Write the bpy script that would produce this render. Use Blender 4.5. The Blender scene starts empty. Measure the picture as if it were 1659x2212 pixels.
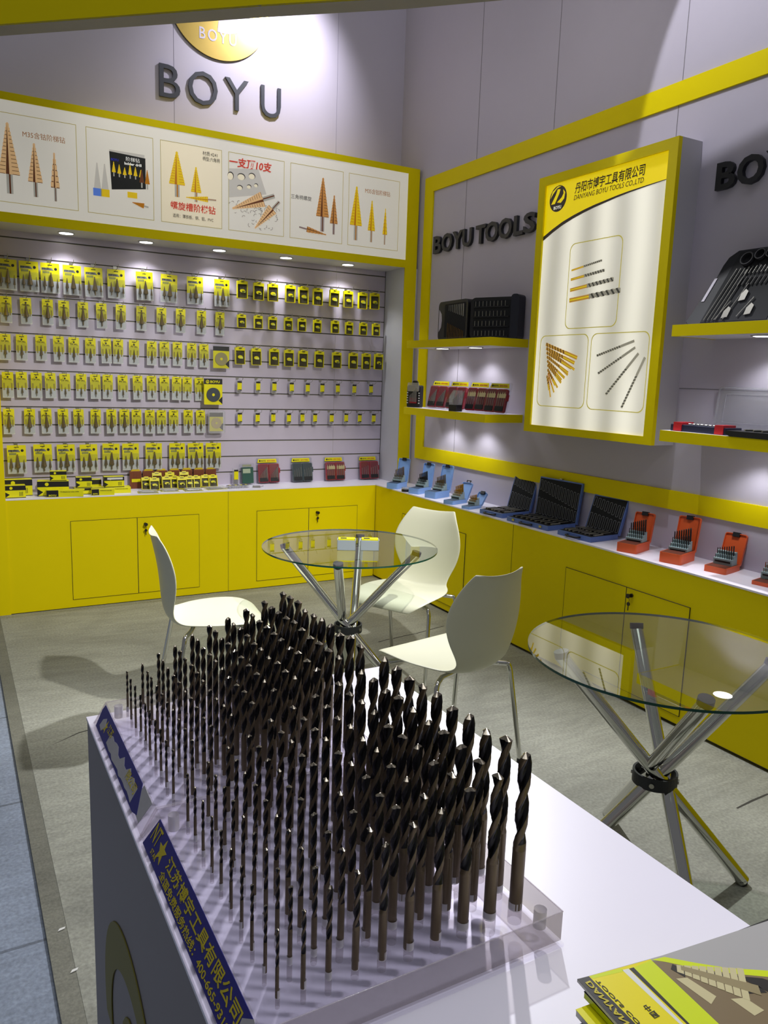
import bpy, math, random
from mathutils import Matrix, Vector
random.seed(7)
SC = bpy.context.scene
COL = SC.collection
PI = math.pi

# ------------------------------------------------------------------ camera
FPX = 1673.81
PITCH, ROLL, YAW = math.radians(9.8099), math.radians(1.9395), math.radians(29.4167)
cy_, sy_ = math.cos(YAW), math.sin(YAW); cp_, sp_ = math.cos(PITCH), math.sin(PITCH); cr_, sr_ = math.cos(ROLL), math.sin(ROLL)
fw = Vector((sy_*cp_, cy_*cp_, -sp_)); rt = Vector((cy_, -sy_, 0)); up = rt.cross(fw)
r2 = cr_*rt + sr_*up; u2 = -sr_*rt + cr_*up
cam_data = bpy.data.cameras.new('camera'); cam = bpy.data.objects.new('camera', cam_data); COL.objects.link(cam)
cam_data.sensor_fit = 'VERTICAL'; cam_data.sensor_height = 36.0; cam_data.lens = 36.0*FPX/2212.0
cam_data.clip_start = 0.05; cam_data.clip_end = 200
cam.matrix_world = Matrix(((r2.x, u2.x, -fw.x, -2.92634), (r2.y, u2.y, -fw.y, -5.34332), (r2.z, u2.z, -fw.z, 1.58133), (0, 0, 0, 1)))
SC.camera = cam

# ------------------------------------------------------------------ world, light, exposure
SC.view_settings.view_transform = 'Standard'; SC.view_settings.look = 'None'
SC.view_settings.exposure = 0.0; SC.view_settings.gamma = 1.0; SC.view_settings.use_curve_mapping = False
SC.cycles.use_denoising = True
SC.cycles.max_bounces = 8; SC.cycles.transparent_max_bounces = 24; SC.cycles.sample_clamp_indirect = 4.0
SC.cycles.caustics_reflective = False; SC.cycles.caustics_refractive = False
W = bpy.data.worlds.new('hall_air'); SC.world = W; W.use_nodes = True
W.node_tree.nodes['Background'].inputs[0].default_value = (0.92, 0.93, 1.0, 1); W.node_tree.nodes['Background'].inputs[1].default_value = 0.135

def area(name, loc, target, size, power, color=(1, 1, 1), sy=None):
    d = bpy.data.lights.new(name, 'AREA'); d.energy = power; d.color = color; d.shape = 'RECTANGLE'; d.size = size; d.size_y = sy or size
    o = bpy.data.objects.new(name, d); COL.objects.link(o); o.location = loc
    o.rotation_euler = (Vector(target)-Vector(loc)).to_track_quat('-Z', 'Y').to_euler(); return o
def spot(name, loc, target, power, deg, blend=0.3, rad=0.04, color=(1, 1, 1)):
    d = bpy.data.lights.new(name, 'SPOT'); d.energy = power; d.color = color; d.spot_size = math.radians(deg); d.spot_blend = blend; d.shadow_soft_size = rad
    o = bpy.data.objects.new(name, d); COL.objects.link(o); o.location = loc
    o.rotation_euler = (Vector(target)-Vector(loc)).to_track_quat('-Z', 'Y').to_euler(); return o
area('hall_ceiling_light', (-2.5, -4.5, 8.0), (-1.2, -1.5, 0.5), 4.0, 85, (0.93, 0.95, 1.0))
spot('arm_spot_counter', (-0.9, -4.3, 3.5), (-1.7, -0.5, 0.35), 520, 52, 0.7, 0.05, (1.0, 0.98, 0.93))
spot('arm_spot_table', (-0.1, -1.3, 3.9), (-2.2, -3.9, 0.9), 640, 80, 0.6, 0.05, (0.97, 0.97, 1.0))
spot('fill_spot_reception', (-1.75, -5.5, 3.5), (-2.55, -4.65, 1.15), 75, 50, 0.8, 0.12, (0.95, 0.95, 1.0))  # added fill light to whiten the acrylic stands and counter top
spot('arm_spot_wall', (-1.0, -2.5, 4.35), (0.31, -3.36, 2.75), 95, 64, 0.06, 0.02, (0.92, 0.93, 1.0))
spot('arm_spot_logo', (-0.62, -0.40, 4.35), (-0.80, 0.3, 3.72), 110, 95, 1.0, 0.05, (0.92, 0.90, 1.0))
spot('arm_spot_banner', (-1.75, -0.75, 3.9), (-1.75, 0.0, 2.8), 14, 60, 0.9, 0.05, (1.0, 0.97, 0.9))

# ------------------------------------------------------------------ materials
def lin(c):
    return tuple(((v/255.0+0.055)/1.055)**2.4 if v > 10.3 else v/255.0/12.92 for v in c)
MATS = {}
def M(name, rgb, rough=0.5, metal=0.0, em=0.0, noise=0.0, nscale=8.0, bump=0.0, spec=0.5, coat=0.0):
    if name in MATS: return MATS[name]
    m = bpy.data.materials.new(name); m.use_nodes = True; nt = m.node_tree; b = nt.nodes['Principled BSDF']
    c = lin(rgb); b.inputs['Base Color'].default_value = (*c, 1); b.inputs['Roughness'].default_value = rough
    b.inputs['Metallic'].default_value = metal; b.inputs['Specular IOR Level'].default_value = spec; b.inputs['Coat Weight'].default_value = coat
    if em: b.inputs['Emission Color'].default_value = (*c, 1); b.inputs['Emission Strength'].default_value = em
    if noise or bump:
        tc = nt.nodes.new('ShaderNodeTexCoord'); n = nt.nodes.new('ShaderNodeTexNoise'); n.inputs['Scale'].default_value = nscale
        n.inputs['Detail'].default_value = 6; n.inputs['Roughness'].default_value = 0.62
        nt.links.new(tc.outputs['Object'], n.inputs['Vector'])
        if noise:
            mx = nt.nodes.new('ShaderNodeMix'); mx.data_type = 'RGBA'
            mx.inputs[6].default_value = (*[v*(1-noise) for v in c], 1); mx.inputs[7].default_value = (*[min(1, v*(1+noise*.6)) for v in c], 1)
            nt.links.new(n.outputs['Fac'], mx.inputs[0]); nt.links.new(mx.outputs[2], b.inputs['Base Color'])
        if bump:
            bp_ = nt.nodes.new('ShaderNodeBump'); bp_.inputs['Strength'].default_value = bump; bp_.inputs['Distance'].default_value = 0.004
            nt.links.new(n.outputs['Fac'], bp_.inputs['Height']); nt.links.new(bp_.outputs[0], b.inputs['Normal'])
    MATS[name] = m; return m
def clear(name, tint, gloss=1.0, rough=0.02, ior=1.45, milky=0.0, boost=0.0):
    if name in MATS: return MATS[name]
    m = bpy.data.materials.new(name); m.use_nodes = True; nt = m.node_tree; nt.nodes.clear()
    out = nt.nodes.new('ShaderNodeOutputMaterial'); t = nt.nodes.new('ShaderNodeBsdfTransparent'); g = nt.nodes.new('ShaderNodeBsdfGlossy')
    t.inputs[0].default_value = (*tint, 1); g.inputs['Roughness'].default_value = rough; g.inputs[0].default_value = (gloss, gloss, gloss, 1)
    f = nt.nodes.new('ShaderNodeFresnel'); f.inputs[0].default_value = ior; mx = nt.nodes.new('ShaderNodeMixShader')
    ge = nt.nodes.new('ShaderNodeNewGeometry'); iv = nt.nodes.new('ShaderNodeMath'); iv.operation = 'SUBTRACT'; iv.inputs[0].default_value = 1.0
    nt.links.new(ge.outputs['Backfacing'], iv.inputs[1]); pr = nt.nodes.new('ShaderNodeMath'); pr.operation = 'MULTIPLY'; nt.links.new(iv.outputs[0], pr.inputs[1]); nt.links.new(pr.outputs[0], mx.inputs[0])
    if boost:
        ad = nt.nodes.new('ShaderNodeMath'); ad.inputs[1].default_value = boost; nt.links.new(f.outputs[0], ad.inputs[0]); nt.links.new(ad.outputs[0], pr.inputs[0])
    else: nt.links.new(f.outputs[0], pr.inputs[0])
    src = t.outputs[0]
    if milky:
        d = nt.nodes.new('ShaderNodeBsdfDiffuse'); d.inputs[0].default_value = (.85, .83, .84, 1); m2 = nt.nodes.new('ShaderNodeMixShader')
        m2.inputs[0].default_value = milky; nt.links.new(t.outputs[0], m2.inputs[1]); nt.links.new(d.outputs[0], m2.inputs[2]); src = m2.outputs[0]
    nt.links.new(src, mx.inputs[1]); nt.links.new(g.outputs[0], mx.inputs[2]); nt.links.new(mx.outputs[0], out.inputs[0])
    MATS[name] = m; return m

yellow = M('yellow_laminate', (232, 212, 0), 0.55, noise=0.04, nscale=3, spec=0.12)
wallm = M('lilac_white_panel', (188, 182, 196), 0.5, noise=0.05, nscale=2)
slatm = M('slat_panel', (196, 187, 203), 0.34, noise=0.03, nscale=3)
groove = M('groove_dark', (70, 66, 62), 0.6)
grooveal = M('groove_alloy', (150, 146, 130), 0.35, 0.6)
whitetop = M('white_laminate', (236, 232, 245), 0.35, noise=0.03, nscale=4)
soffitm = M('soffit_white', (205, 203, 206), 0.55)
darkseam = M('seam_shadow', (45, 38, 8), 0.8)
greyside = M('counter_grey_side', (140, 134, 136), 0.5, noise=0.03)
beamgrey = M('beam_grey', (150, 146, 140), 0.7, noise=0.12, nscale=6)
black = M('black_plastic', (22, 22, 25), 0.42)
blackl = M('sign_black', (26, 27, 32), 0.4)
signgrey = M('sign_dark_grey', (62, 64, 72), 0.4)
gold = M('gold_foil', (196, 168, 84), 0.32, 0.35, noise=0.12, nscale=9)
chrome = M('chrome', (215, 214, 208), 0.09, 1.0)
rubber = M('black_rubber', (28, 30, 34), 0.55)
cream = M('chair_plastic', (220, 220, 196), 0.38, noise=0.035, nscale=5)
glass = clear('table_glass', (0.93, 0.965, 0.935), 1.0, 0.012, 1.55, boost=0.14)
glassedge = M('glass_edge', (18, 74, 62), 0.15)
acr = clear('acrylic', (0.97, 0.965, 0.985), 1.0, 0.03, 1.32)
acrf = clear('acrylic_refraction_tint', (0.56, 0.53, 0.51), 1.0, 0.10, 1.5, milky=0.05)  # dark brown tint stands in for refraction and reflections in the near face
acredge = clear('acrylic_edge', (0.93, 0.9, 0.92), 1.0, 0.1, 1.4, milky=0.22)
socketm = clear('frosted_socket', (0.9, 0.88, 0.88), 1.0, 0.3, 1.3, milky=0.75)
deepm = clear('deep_hole_wall', (0.80, 0.78, 0.78), 1.0, 0.15, 1.35, milky=0.06)
plastic = clear('clear_plastic', (0.93, 0.94, 0.95), 1.0, 0.06, 1.35, milky=0.015)
plastic2 = clear('clear_plastic_thick', (0.86, 0.87, 0.89), 1.0, 0.08, 1.45, milky=0.22, boost=0.03)
flute = M('flute_black', (13, 12, 15), 0.3, 0.4)
land = M('drill_bronze', (106, 92, 70), 0.34, 0.5)
tipm = M('drill_tip', (186, 176, 158), 0.25, 1.0)
steel = M('steel', (170, 168, 160), 0.28, 0.9)
bronze = M('step_bit_bronze', (140, 124, 92), 0.3, 0.75)
yprint = M('print_yellow', (226, 216, 0), 0.35)
yprint2 = M('print_yellow_box', (228, 222, 10), 0.35)
kprint = M('print_black', (26, 25, 24), 0.4)
gprint = M('print_grey', (120, 122, 112), 0.5)
wprint = M('print_white', (214, 214, 210), 0.4)
rprint = M('print_red', (190, 42, 34), 0.5)
blueprint = M('label_blue', (40, 38, 128), 0.3, noise=0.08, nscale=30)
labyellow = M('label_yellow', (196, 180, 30), 0.35)
torn = M('torn_grey', (176, 175, 180), 0.8, noise=0.15, nscale=60)
bluebox = M('blue_metal_box', (128, 166, 222), 0.4)
bluecase = M('blue_case', (88, 116, 180), 0.4)
orange = M('orange_metal_box', (214, 88, 36), 0.4)
foam = M('case_foam', (36, 37, 39), 0.85, spec=0.2)
foamline = M('foam_line', (128, 130, 132), 0.8)
holder = M('holder_grey_green', (142, 162, 164), 0.5)
redcase = M('red_case', (150, 22, 40), 0.35)
greencase = M('green_case', (34, 82, 66), 0.35)
teal = M('teal_case', (60, 76, 78), 0.35)
bgold = M('gold_bit', (176, 132, 56), 0.3, 0.7)
kbit = M('black_bit', (32, 30, 32), 0.3, 0.4)
copperp = M('copper_pack', (132, 74, 48), 0.5)
lampglow = M('lamp_glow', (255, 253, 248), 0.5, em=6.0)
lamprim = M('lamp_rim', (190, 190, 190), 0.35)
keym = M('key_metal', (70, 66, 58), 0.3, 0.8)
# backlit prints
bl_white = None
def litmat(name, rgb, em):
    return M(name, rgb, 0.45, em=em)
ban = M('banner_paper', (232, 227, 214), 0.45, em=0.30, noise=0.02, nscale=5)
LB = 0.42
def lightbox_mat():
    m = bpy.data.materials.new('lightbox_face'); m.use_nodes = True; nt = m.node_tree; b = nt.nodes['Principled BSDF']
    c = lin((236, 233, 220)); b.inputs['Base Color'].default_value = (*c, 1); b.inputs['Roughness'].default_value = 0.4
    tc = nt.nodes.new('ShaderNodeTexCoord'); w = nt.nodes.new('ShaderNodeTexWave'); w.wave_type = 'BANDS'; w.bands_direction = 'Y'; w.inputs['Scale'].default_value = 1.25
    w.inputs['Distortion'].default_value = 0.6; w.inputs['Detail'].default_value = 0; nt.links.new(tc.outputs['Object'], w.inputs['Vector'])
    mr = nt.nodes.new('ShaderNodeMapRange'); mr.inputs[3].default_value = 0.30; mr.inputs[4].default_value = 0.62
    nt.links.new(w.outputs['Fac'], mr.inputs[0]); nt.links.new(mr.outputs[0], b.inputs['Emission Strength'])
    b.inputs['Emission Color'].default_value = (*lin((248, 244, 226)), 1); return m
lbface = lightbox_mat()

def floor_mat(name, rgb, sc=1.0, streak=0.10, tiles=False, patch=0.14):
    m = bpy.data.materials.new(name); m.use_nodes = True; nt = m.node_tree; b = nt.nodes['Principled BSDF']; L = nt.links.new
    tc = nt.nodes.new('ShaderNodeTexCoord'); c = lin(rgb)
    n1 = nt.nodes.new('ShaderNodeTexNoise'); n1.inputs['Scale'].default_value = 1.3*sc; n1.inputs['Detail'].default_value = 5; n1.inputs['Distortion'].default_value = 1.2
    n2 = nt.nodes.new('ShaderNodeTexNoise'); n2.inputs['Scale'].default_value = 90*sc; n2.inputs['Detail'].default_value = 4
    mp = nt.nodes.new('ShaderNodeMapping'); mp.inputs['Scale'].default_value = (1.0, 5.0, 1.0); mp.inputs['Rotation'].default_value = (0, 0, 0.5)
    n3 = nt.nodes.new('ShaderNodeTexNoise'); n3.inputs['Scale'].default_value = 3.0*sc; n3.inputs['Detail'].default_value = 8; n3.inputs['Distortion'].default_value = 1.5
    L(tc.outputs['Object'], n1.inputs['Vector']); L(tc.outputs['Object'], n2.inputs['Vector']); L(tc.outputs['Object'], mp.inputs[0]); L(mp.outputs[0], n3.inputs['Vector'])
    def rng(o, a, bb, fr=.3, to=.7):
        r = nt.nodes.new('ShaderNodeMapRange'); r.inputs[1].default_value = fr; r.inputs[2].default_value = to; r.inputs[3].default_value = a; r.inputs[4].default_value = bb; L(o, r.inputs[0]); return r.outputs[0]
    def mul(a, bb):
        k = nt.nodes.new('ShaderNodeMath'); k.operation = 'MULTIPLY'; L(a, k.inputs[0]); L(bb, k.inputs[1]); return k.outputs[0]
    v = mul(mul(rng(n1.outputs['Fac'], 1-patch, 1+patch), rng(n2.outputs['Fac'], 0.80, 1.20)), rng(n3.outputs['Fac'], 1-streak, 1+streak))
    vm = nt.nodes.new('ShaderNodeVectorMath'); vm.operation = 'SCALE'; vm.inputs[0].default_value = c; L(v, vm.inputs['Scale'])
    last = vm.outputs[0]
    if tiles:
        br = nt.nodes.new('ShaderNodeTexBrick'); br.inputs['Scale'].default_value = 1.0; br.inputs['Mortar Size'].default_value = 0.006; br.inputs['Brick Width'].default_value = 0.8; br.inputs['Row Height'].default_value = 0.8
        br.offset = 0.0; br.inputs[1].default_value = (1, 1, 1, 1); br.inputs[2].default_value = (1, 1, 1, 1); br.inputs[3].default_value = (.55, .55, .55, 1)
        L(tc.outputs['Object'], br.inputs['Vector']); mm = nt.nodes.new('ShaderNodeVectorMath'); mm.operation = 'MULTIPLY'; L(last, mm.inputs[0]); L(br.outputs[0], mm.inputs[1]); last = mm.outputs[0]
    L(last, b.inputs['Base Color']); b.inputs['Roughness'].default_value = 0.62 if not tiles else 0.4
    bm = nt.nodes.new('ShaderNodeBump'); bm.inputs['Strength'].default_value = 0.25; bm.inputs['Distance'].default_value = 0.003; L(n2.outputs['Fac'], bm.inputs['Height']); L(bm.outputs[0], b.inputs['Normal'])
    return m
floorm = floor_mat('concrete_floor', (144, 145, 133), 1.0, 0.12, patch=0.2)
stripm = floor_mat('floor_strip', (112, 112, 100), 1.4, 0.12)
hallm = floor_mat('hall_floor', (132, 142, 158), 1.0, 0.1, tiles=True)

# ------------------------------------------------------------------ mesh helpers
class G:
    def __init__(s): s.v = []; s.f = []; s.m = []; s.sm = []
    def add(s, vs, fs, m=0, T=None, smooth=False):
        b = len(s.v)
        for p in vs:
            p = Vector(p); s.v.append(tuple(T @ p) if T else tuple(p))
        for f in fs: s.f.append(tuple(b+i for i in f)); s.m.append(m); s.sm.append(smooth)
        return s
    def box(s, x0, x1, y0, y1, z0, z1, m=0, T=None):
        return s.add([(x0,y0,z0),(x1,y0,z0),(x1,y1,z0),(x0,y1,z0),(x0,y0,z1),(x1,y0,z1),(x1,y1,z1),(x0,y1,z1)],
            [(0,3,2,1),(4,5,6,7),(0,1,5,4),(1,2,6,5),(2,3,7,6),(3,0,4,7)], m, T)
    def prism(s, pts, a, b, axis='y', m=0, T=None):
        n = len(pts)
        def P(p, h): return (p[0], h, p[1]) if axis == 'y' else ((h, p[0], p[1]) if axis == 'x' else (p[0], p[1], h))
        vs = [P(p, a) for p in pts]+[P(p, b) for p in pts]
        fs = [tuple(range(n)), tuple(range(2*n-1, n-1, -1))]+[(i, i+n, (i+1) % n+n, (i+1) % n) for i in range(n)]
        return s.add(vs, fs, m, T)
    def cyl(s, p, q, r, r1=None, n=12, m=0, T=None, caps=True, smooth=True):
        p, q = Vector(p), Vector(q); r1 = r if r1 is None else r1; d = (q-p).normalized(); a = d.orthogonal().normalized(); b = d.cross(a)
        vs = [p+(a*math.cos(2*PI*i/n)+b*math.sin(2*PI*i/n))*r for i in range(n)]+[q+(a*math.cos(2*PI*i/n)+b*math.sin(2*PI*i/n))*r1 for i in range(n)]
        s.add(vs, [(i, (i+1) % n, (i+1) % n+n, i+n) for i in range(n)], m, T, smooth)
        if caps: s.add(vs, [tuple(range(n-1, -1, -1)), tuple(range(n, 2*n))], m, T)
        return s
    def tube(s, path, r, n=10, m=0, T=None):
        path = [Vector(p) for p in path]; vs = []; d0 = (path[1]-path[0]).normalized(); a = d0.orthogonal().normalized()
        for i, p in enumerate(path):
            d = ((path[min(i+1, len(path)-1)]-path[max(i-1, 0)])).normalized(); a = (a-d*a.dot(d)).normalized(); b = d.cross(a)
            vs += [p+(a*math.cos(2*PI*k/n)+b*math.sin(2*PI*k/n))*r for k in range(n)]
        fs = [(i*n+k, i*n+(k+1) % n, (i+1)*n+(k+1) % n, (i+1)*n+k) for i in range(len(path)-1) for k in range(n)]
        s.add(vs, fs, m, T, True); L = (len(path)-1)*n
        return s.add([vs[k] for k in range(n)]+[vs[L+k] for k in range(n)], [tuple(range(n-1, -1, -1)), tuple(range(n, 2*n))], m, T)
    def lathe(s, prof, n=20, m=0, T=None, smooth=True):
        vs = [(r*math.cos(2*PI*k/n), r*math.sin(2*PI*k/n), z) for r, z in prof for k in range(n)]
        fs = [(i*n+k, i*n+(k+1) % n, (i+1)*n+(k+1) % n, (i+1)*n+k) for i in range(len(prof)-1) for k in range(n)]
        s.add(vs, fs, m, T, smooth)
        return s.add(vs, [tuple(range(n-1, -1, -1)), tuple((len(prof)-1)*n+k for k in range(n))], m, T)
    def build(s, name, mats, parent=None, loc=None, rot=None, bevel=0.0):
        me = bpy.data.meshes.new(name); me.from_pydata(s.v, [], s.f); me.polygons.foreach_set('material_index', s.m); me.polygons.foreach_set('use_smooth', s.sm)
        for mm in (mats if isinstance(mats, (list, tuple)) else [mats]): me.materials.append(mm)
        me.validate(); me.update()
        o = bpy.data.objects.new(name, me); COL.objects.link(o)
        if parent: o.parent = parent
        if loc: o.location = loc
        if rot: o.rotation_euler = rot
        if bevel:
            b = o.modifiers.new('bevel', 'BEVEL'); b.width = bevel; b.segments = 2; b.limit_method = 'ANGLE'
        return o
def tag(o, label, cat, group=None):
    o['label'] = label; o['category'] = cat
    if group: o['group'] = group
    return o
def thing(name, label, cat, loc=(0, 0, 0), rz=0.0, group=None):
    o = bpy.data.objects.new(name, None); COL.objects.link(o); o.location = loc; o.rotation_euler = (0, 0, rz); o.empty_display_size = .05
    return tag(o, label, cat, group)
def struct(o): o['kind'] = 'structure'; return o
def kids(o): return [c for c in bpy.data.objects if c.parent == o]
KID = {}
def dup(root, loc, rz=None, label=None, group=None):
    """a copy of a thing together with copies of its parts and sub-parts"""
    r = root.copy(); COL.objects.link(r); r.location = loc
    if rz is not None: r.rotation_euler = (root.rotation_euler[0], root.rotation_euler[1], rz)
    if label: r['label'] = label
    if group: r['group'] = group
    if root.name not in KID: KID[root.name] = [(c, kids(c)) for c in kids(root)]
    for c, gs in KID[root.name]:
        d = c.copy(); COL.objects.link(d); d.parent = r
        for g in gs:
            e = g.copy(); COL.objects.link(e); e.parent = d
    return r
def text(name, body, mat, width=None, height=None, depth=0.002, parent=None, T=None, bold=0.0, spacing=1.0, shear=0.0):
    """lettering as a mesh: local x right, z up, facing -y; origin bottom-left"""
    c = bpy.data.curves.new(name, 'FONT'); c.body = body; c.size = 1.0; c.extrude = 0.5; c.offset = bold; c.space_character = spacing; c.shear = shear; c.resolution_u = 3
    o = bpy.data.objects.new(name, c); COL.objects.link(o); bpy.context.view_layer.update()
    me = bpy.data.meshes.new_from_object(o.evaluated_get(bpy.context.evaluated_depsgraph_get())); bpy.data.objects.remove(o); bpy.data.curves.remove(c)
    xs = [v.co.x for v in me.vertices]; ys = [v.co.y for v in me.vertices]; x0, x1, y0, y1 = min(xs), max(xs), min(ys), max(ys)
    sx = width/(x1-x0) if width else None; sz = height/(y1-y0) if height else None; sx = sx or sz; sz = sz or sx
    for v in me.vertices: v.co = Vector(((v.co.x-x0)*sx, -(v.co.z+0.5)*depth, (v.co.y-y0)*sz))
    if T: me.transform(T)
    me.materials.clear(); me.materials.append(mat); me.name = name
    ob = bpy.data.objects.new(name, me); COL.objects.link(ob)
    if parent: ob.parent = parent
    return ob
ORD = 'first second third fourth fifth sixth seventh eighth ninth tenth eleventh twelfth thirteenth fourteenth fifteenth'.split()
def TX(x, y, z, rz=0): return Matrix.Translation((x, y, z)) @ Matrix.Rotation(rz, 4, 'Z')
# frame facing -X (for the right-hand wall): local x -> -Y, local -y -> -X
WR = Matrix.Rotation(-PI/2, 4, 'Z')

XW, YB, XL = 0.312, 0.295, -2.643      # right wall, back (slat) wall, left inner side
# ------------------------------------------------------------------ setting
struct(G().box(-2.71, 2.0, -8.0, 0.6, -0.05, 0.0).build('floor', floorm))
struct(G().box(-2.765, -2.71, -8.0, 0.6, -0.05, -0.001).build('trim_1', stripm))
struct(G().box(-12, -2.765, -12.0, 6.0, -0.08, -0.012).build('floor_hall', hallm))
struct(G().box(-2.745, XW+0.06, 0.315, 0.36, 2.4, 4.9).build('wall_back', wallm))
struct(G().box(XW, XW+0.06, -6.6, 0.315, 0.0, 4.9).build('wall_right', wallm))
g = G()
for x in (-1.475, -0.26): g.box(x-.0012, x+.0012, 0.3135, 0.316, 3.1, 4.9)
struct(g.build('trim_2', M('panel_seam', (140, 136, 152), 0.6)))
g = G()
for y, a, b in ((-0.617, 1.06, 2.957), (-2.43, 2.75, 2.957), (-1.5, 3.065, 4.9), (-2.44, 3.065, 4.9), (-0.72, 3.065, 4.9)): g.box(XW-.0015, XW+.001, y-.0015, y+.0015, a, b)
g.box(XW-.0015, XW+.001, -3.9, -2.6, 1.578, 1.581)
struct(g.build('trim_3', M('panel_seam2', (120, 116, 122), 0.6)))
# slat wall: boards between dark grooves, grooves 0.118 apart
g = G(); gz = [2.378-0.1181*i for i in range(14)]
g.box(XL-.1, 0.195, YB+.006, YB+.02, 0.75, 2.44, 1)
tops = [2.432]+[z-.0045 for z in gz]; bots = [z+.0045 for z in gz]+[0.75]
for t, b in zip(tops, bots): g.box(XL-.1, 0.193, YB, YB+.006, b, t, 0)
for z in gz: g.box(XL-.1, 0.193, YB+.003, YB+.006, z-.0045, z-.001, 2)
g.box(0.1915, 0.195, YB-.002, YB, 0.75, 2.432, 1); g.box(-0.2412, -0.24, YB-.0006, YB, 0.96, 2.43, 2)
struct(g.build('wall_slat', [slatm, groove, grooveal]))
struct(G().box(0.195, 0.31, 0.0, YB+.02, 0.75, 2.421).build('wall_niche', M('niche_white', (200, 200, 205), 0.5, noise=0.05, nscale=4)))
struct(G().box(XL-.1, 0.195, 0.002, YB+.02, 2.421, 2.46).build('ceiling_soffit', soffitm))
struct(G().box(XL-.1, XL, 0.004, YB+.02, 0.75, 2.42).build('wall_left', yellow))
# header box: yellow frame round the backlit banner
hd = thing('header_sign_box', 'long yellow framed header box with product banner above the slat wall', 'sign', (0, 0, 0))
g = G(); XE = 0.298
g.box(-2.743, XE, -.006, .31, 3.104, 3.147); g.box(-2.743, XE, -.006, .0, 2.421, 2.478); g.box(0.198, XE, -.006, 0, 2.478, 3.104); g.box(-2.743, XL, -.006, 0, 2.478, 3.104)
g.box(-2.743, XE, 0.0, .31, 2.455, 3.104)
g.build('frame', yellow, hd)
for i, (x0, x1) in enumerate(((-2.743, XL), (0.195, XE))):
    struct(G().box(x0, x1, -.006, 0.002, (0.75 if i else 0.0), 2.421).build('trim_%d' % (4+i), yellow))
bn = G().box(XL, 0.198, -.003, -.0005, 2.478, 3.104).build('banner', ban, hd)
olive = litmat('banner_line', (172, 160, 70), 0.30); YP = -.0032
def frame_lines(g, x0, x1, z0, z1, w, y0, y1):
    g.box(x0, x1, y0, y1, z1-w, z1); g.box(x0, x1, y0, y1, z0, z0+w); g.box(x0, x0+w, y0, y1, z0+w, z1-w); g.box(x1-w, x1, y0, y1, z0+w, z1-w)
# banner panels measured on the wall: (x0, x1)
PAN = [(-2.72+.10, -2.155), (-2.10, -1.695), (-1.650, -1.245), (-1.200, -0.800), (-0.755, -0.345), (-0.300, 0.125)]
def stepbit(g, cx, zt, h, w, n, mb, ms, T=None, shank=.28, y=(-.0036, -.0033), mdark=None):
    """printed step drill: stepped cone pointing up with a shank below"""
    hz = h*(1-shank); L = []; R = []
    for i in range(n):
        a = w/2*(0.10+0.90*(i+.6)/n); z1 = zt-hz*i/n; z0 = zt-hz*(i+1)/n; R += [(cx+a, z1), (cx+a*1.01, z0)]; L += [(cx-a, z1), (cx-a*1.01, z0)]
    g.prism([(cx, zt+h*.02)]+R+L[::-1], y[0], y[1], 'y', mb, T)
    if mdark is not None:
        g.prism([(cx-.02*w, zt), (cx+.0*w, zt-hz), (cx-.16*w, zt-hz)], y[0]-.0003, y[0], 'y', mdark, T)
        for i in range(1, n):
            a = w/2*(0.10+0.90*(i+.6)/n); z_ = zt-hz*(i+1)/n; g.box(cx+.3*a, cx+a, y[0]-.0002, y[0], z_, z_+hz*.10/n*1.4, mdark, T); g.box(cx-a, cx-.4*a, y[0]-.0002, y[0], z_, z_+hz*.10/n*1.4, mdark, T)
    g.box(cx-w*.15, cx+w*.15, y[0], y[1], zt-h, zt-hz, ms, T); g.box(cx-w*.03, cx+w*.05, y[0]-.0003, y[0], zt-h, zt-hz, mdark if mdark is not None else ms, T)
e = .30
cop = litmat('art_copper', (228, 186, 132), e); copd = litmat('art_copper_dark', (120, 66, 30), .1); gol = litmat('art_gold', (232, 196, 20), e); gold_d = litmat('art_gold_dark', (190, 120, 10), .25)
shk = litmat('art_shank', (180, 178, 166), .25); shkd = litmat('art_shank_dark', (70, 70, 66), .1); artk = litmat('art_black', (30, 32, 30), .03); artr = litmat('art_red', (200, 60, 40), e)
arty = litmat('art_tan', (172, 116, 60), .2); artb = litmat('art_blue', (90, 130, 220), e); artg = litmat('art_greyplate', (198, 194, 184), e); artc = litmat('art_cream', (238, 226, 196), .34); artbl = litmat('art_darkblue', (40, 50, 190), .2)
g = G()
for x0, x1 in PAN: frame_lines(g, x0, x1, 2.535, 3.035, .003, YP-.0004, YP)
g.build('printed_border', olive, bn)
g = G(); AM = [cop, shk, copd]
for cx, zt, h, w, n in ((-2.535, 2.975, .39, .115, 13), (-2.395, 2.885, .30, .082, 10), (-2.285, 2.85, .275, .052, 6)): stepbit(g, cx, zt, h, w, n, 0, 1, mdark=2)
g.build('printed_step_drill', AM, bn)
text('printed_text', 'M35含钴阶梯钻', arty, .235, .036, .0005, bn, TX(-2.455, YP, 2.915))
g = G(); g.prism([(-1.965, 2.915), (-1.745, 2.905), (-1.745, 2.72), (-1.955, 2.69)], YP-.0006, YP-.0003, 'y', 0); g.box(-1.965, -1.75, YP-.0004, YP, 2.905, 2.925, 5)
for i in range(6): stepbit(g, -1.94+.033*i, 2.855-.012*(i % 3), .085-.012*(i % 3), .024, 6, 1, 2, y=(YP-.001, YP-.0007))
for cx, mm in ((-2.04, 3), (-1.995, 1)): g.prism([(cx-.022, 2.68), (cx+.022, 2.68), (cx+.003, 2.835), (cx-.003, 2.835)], YP-.0012, YP-.0008, 'y', 5); g.box(cx-.026, cx+.026, YP-.0014, YP-.0009, 2.64, 2.685, mm)
g.box(-1.86, -1.80, YP-.0014, YP-.001, 2.655, 2.69, 1)
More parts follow.
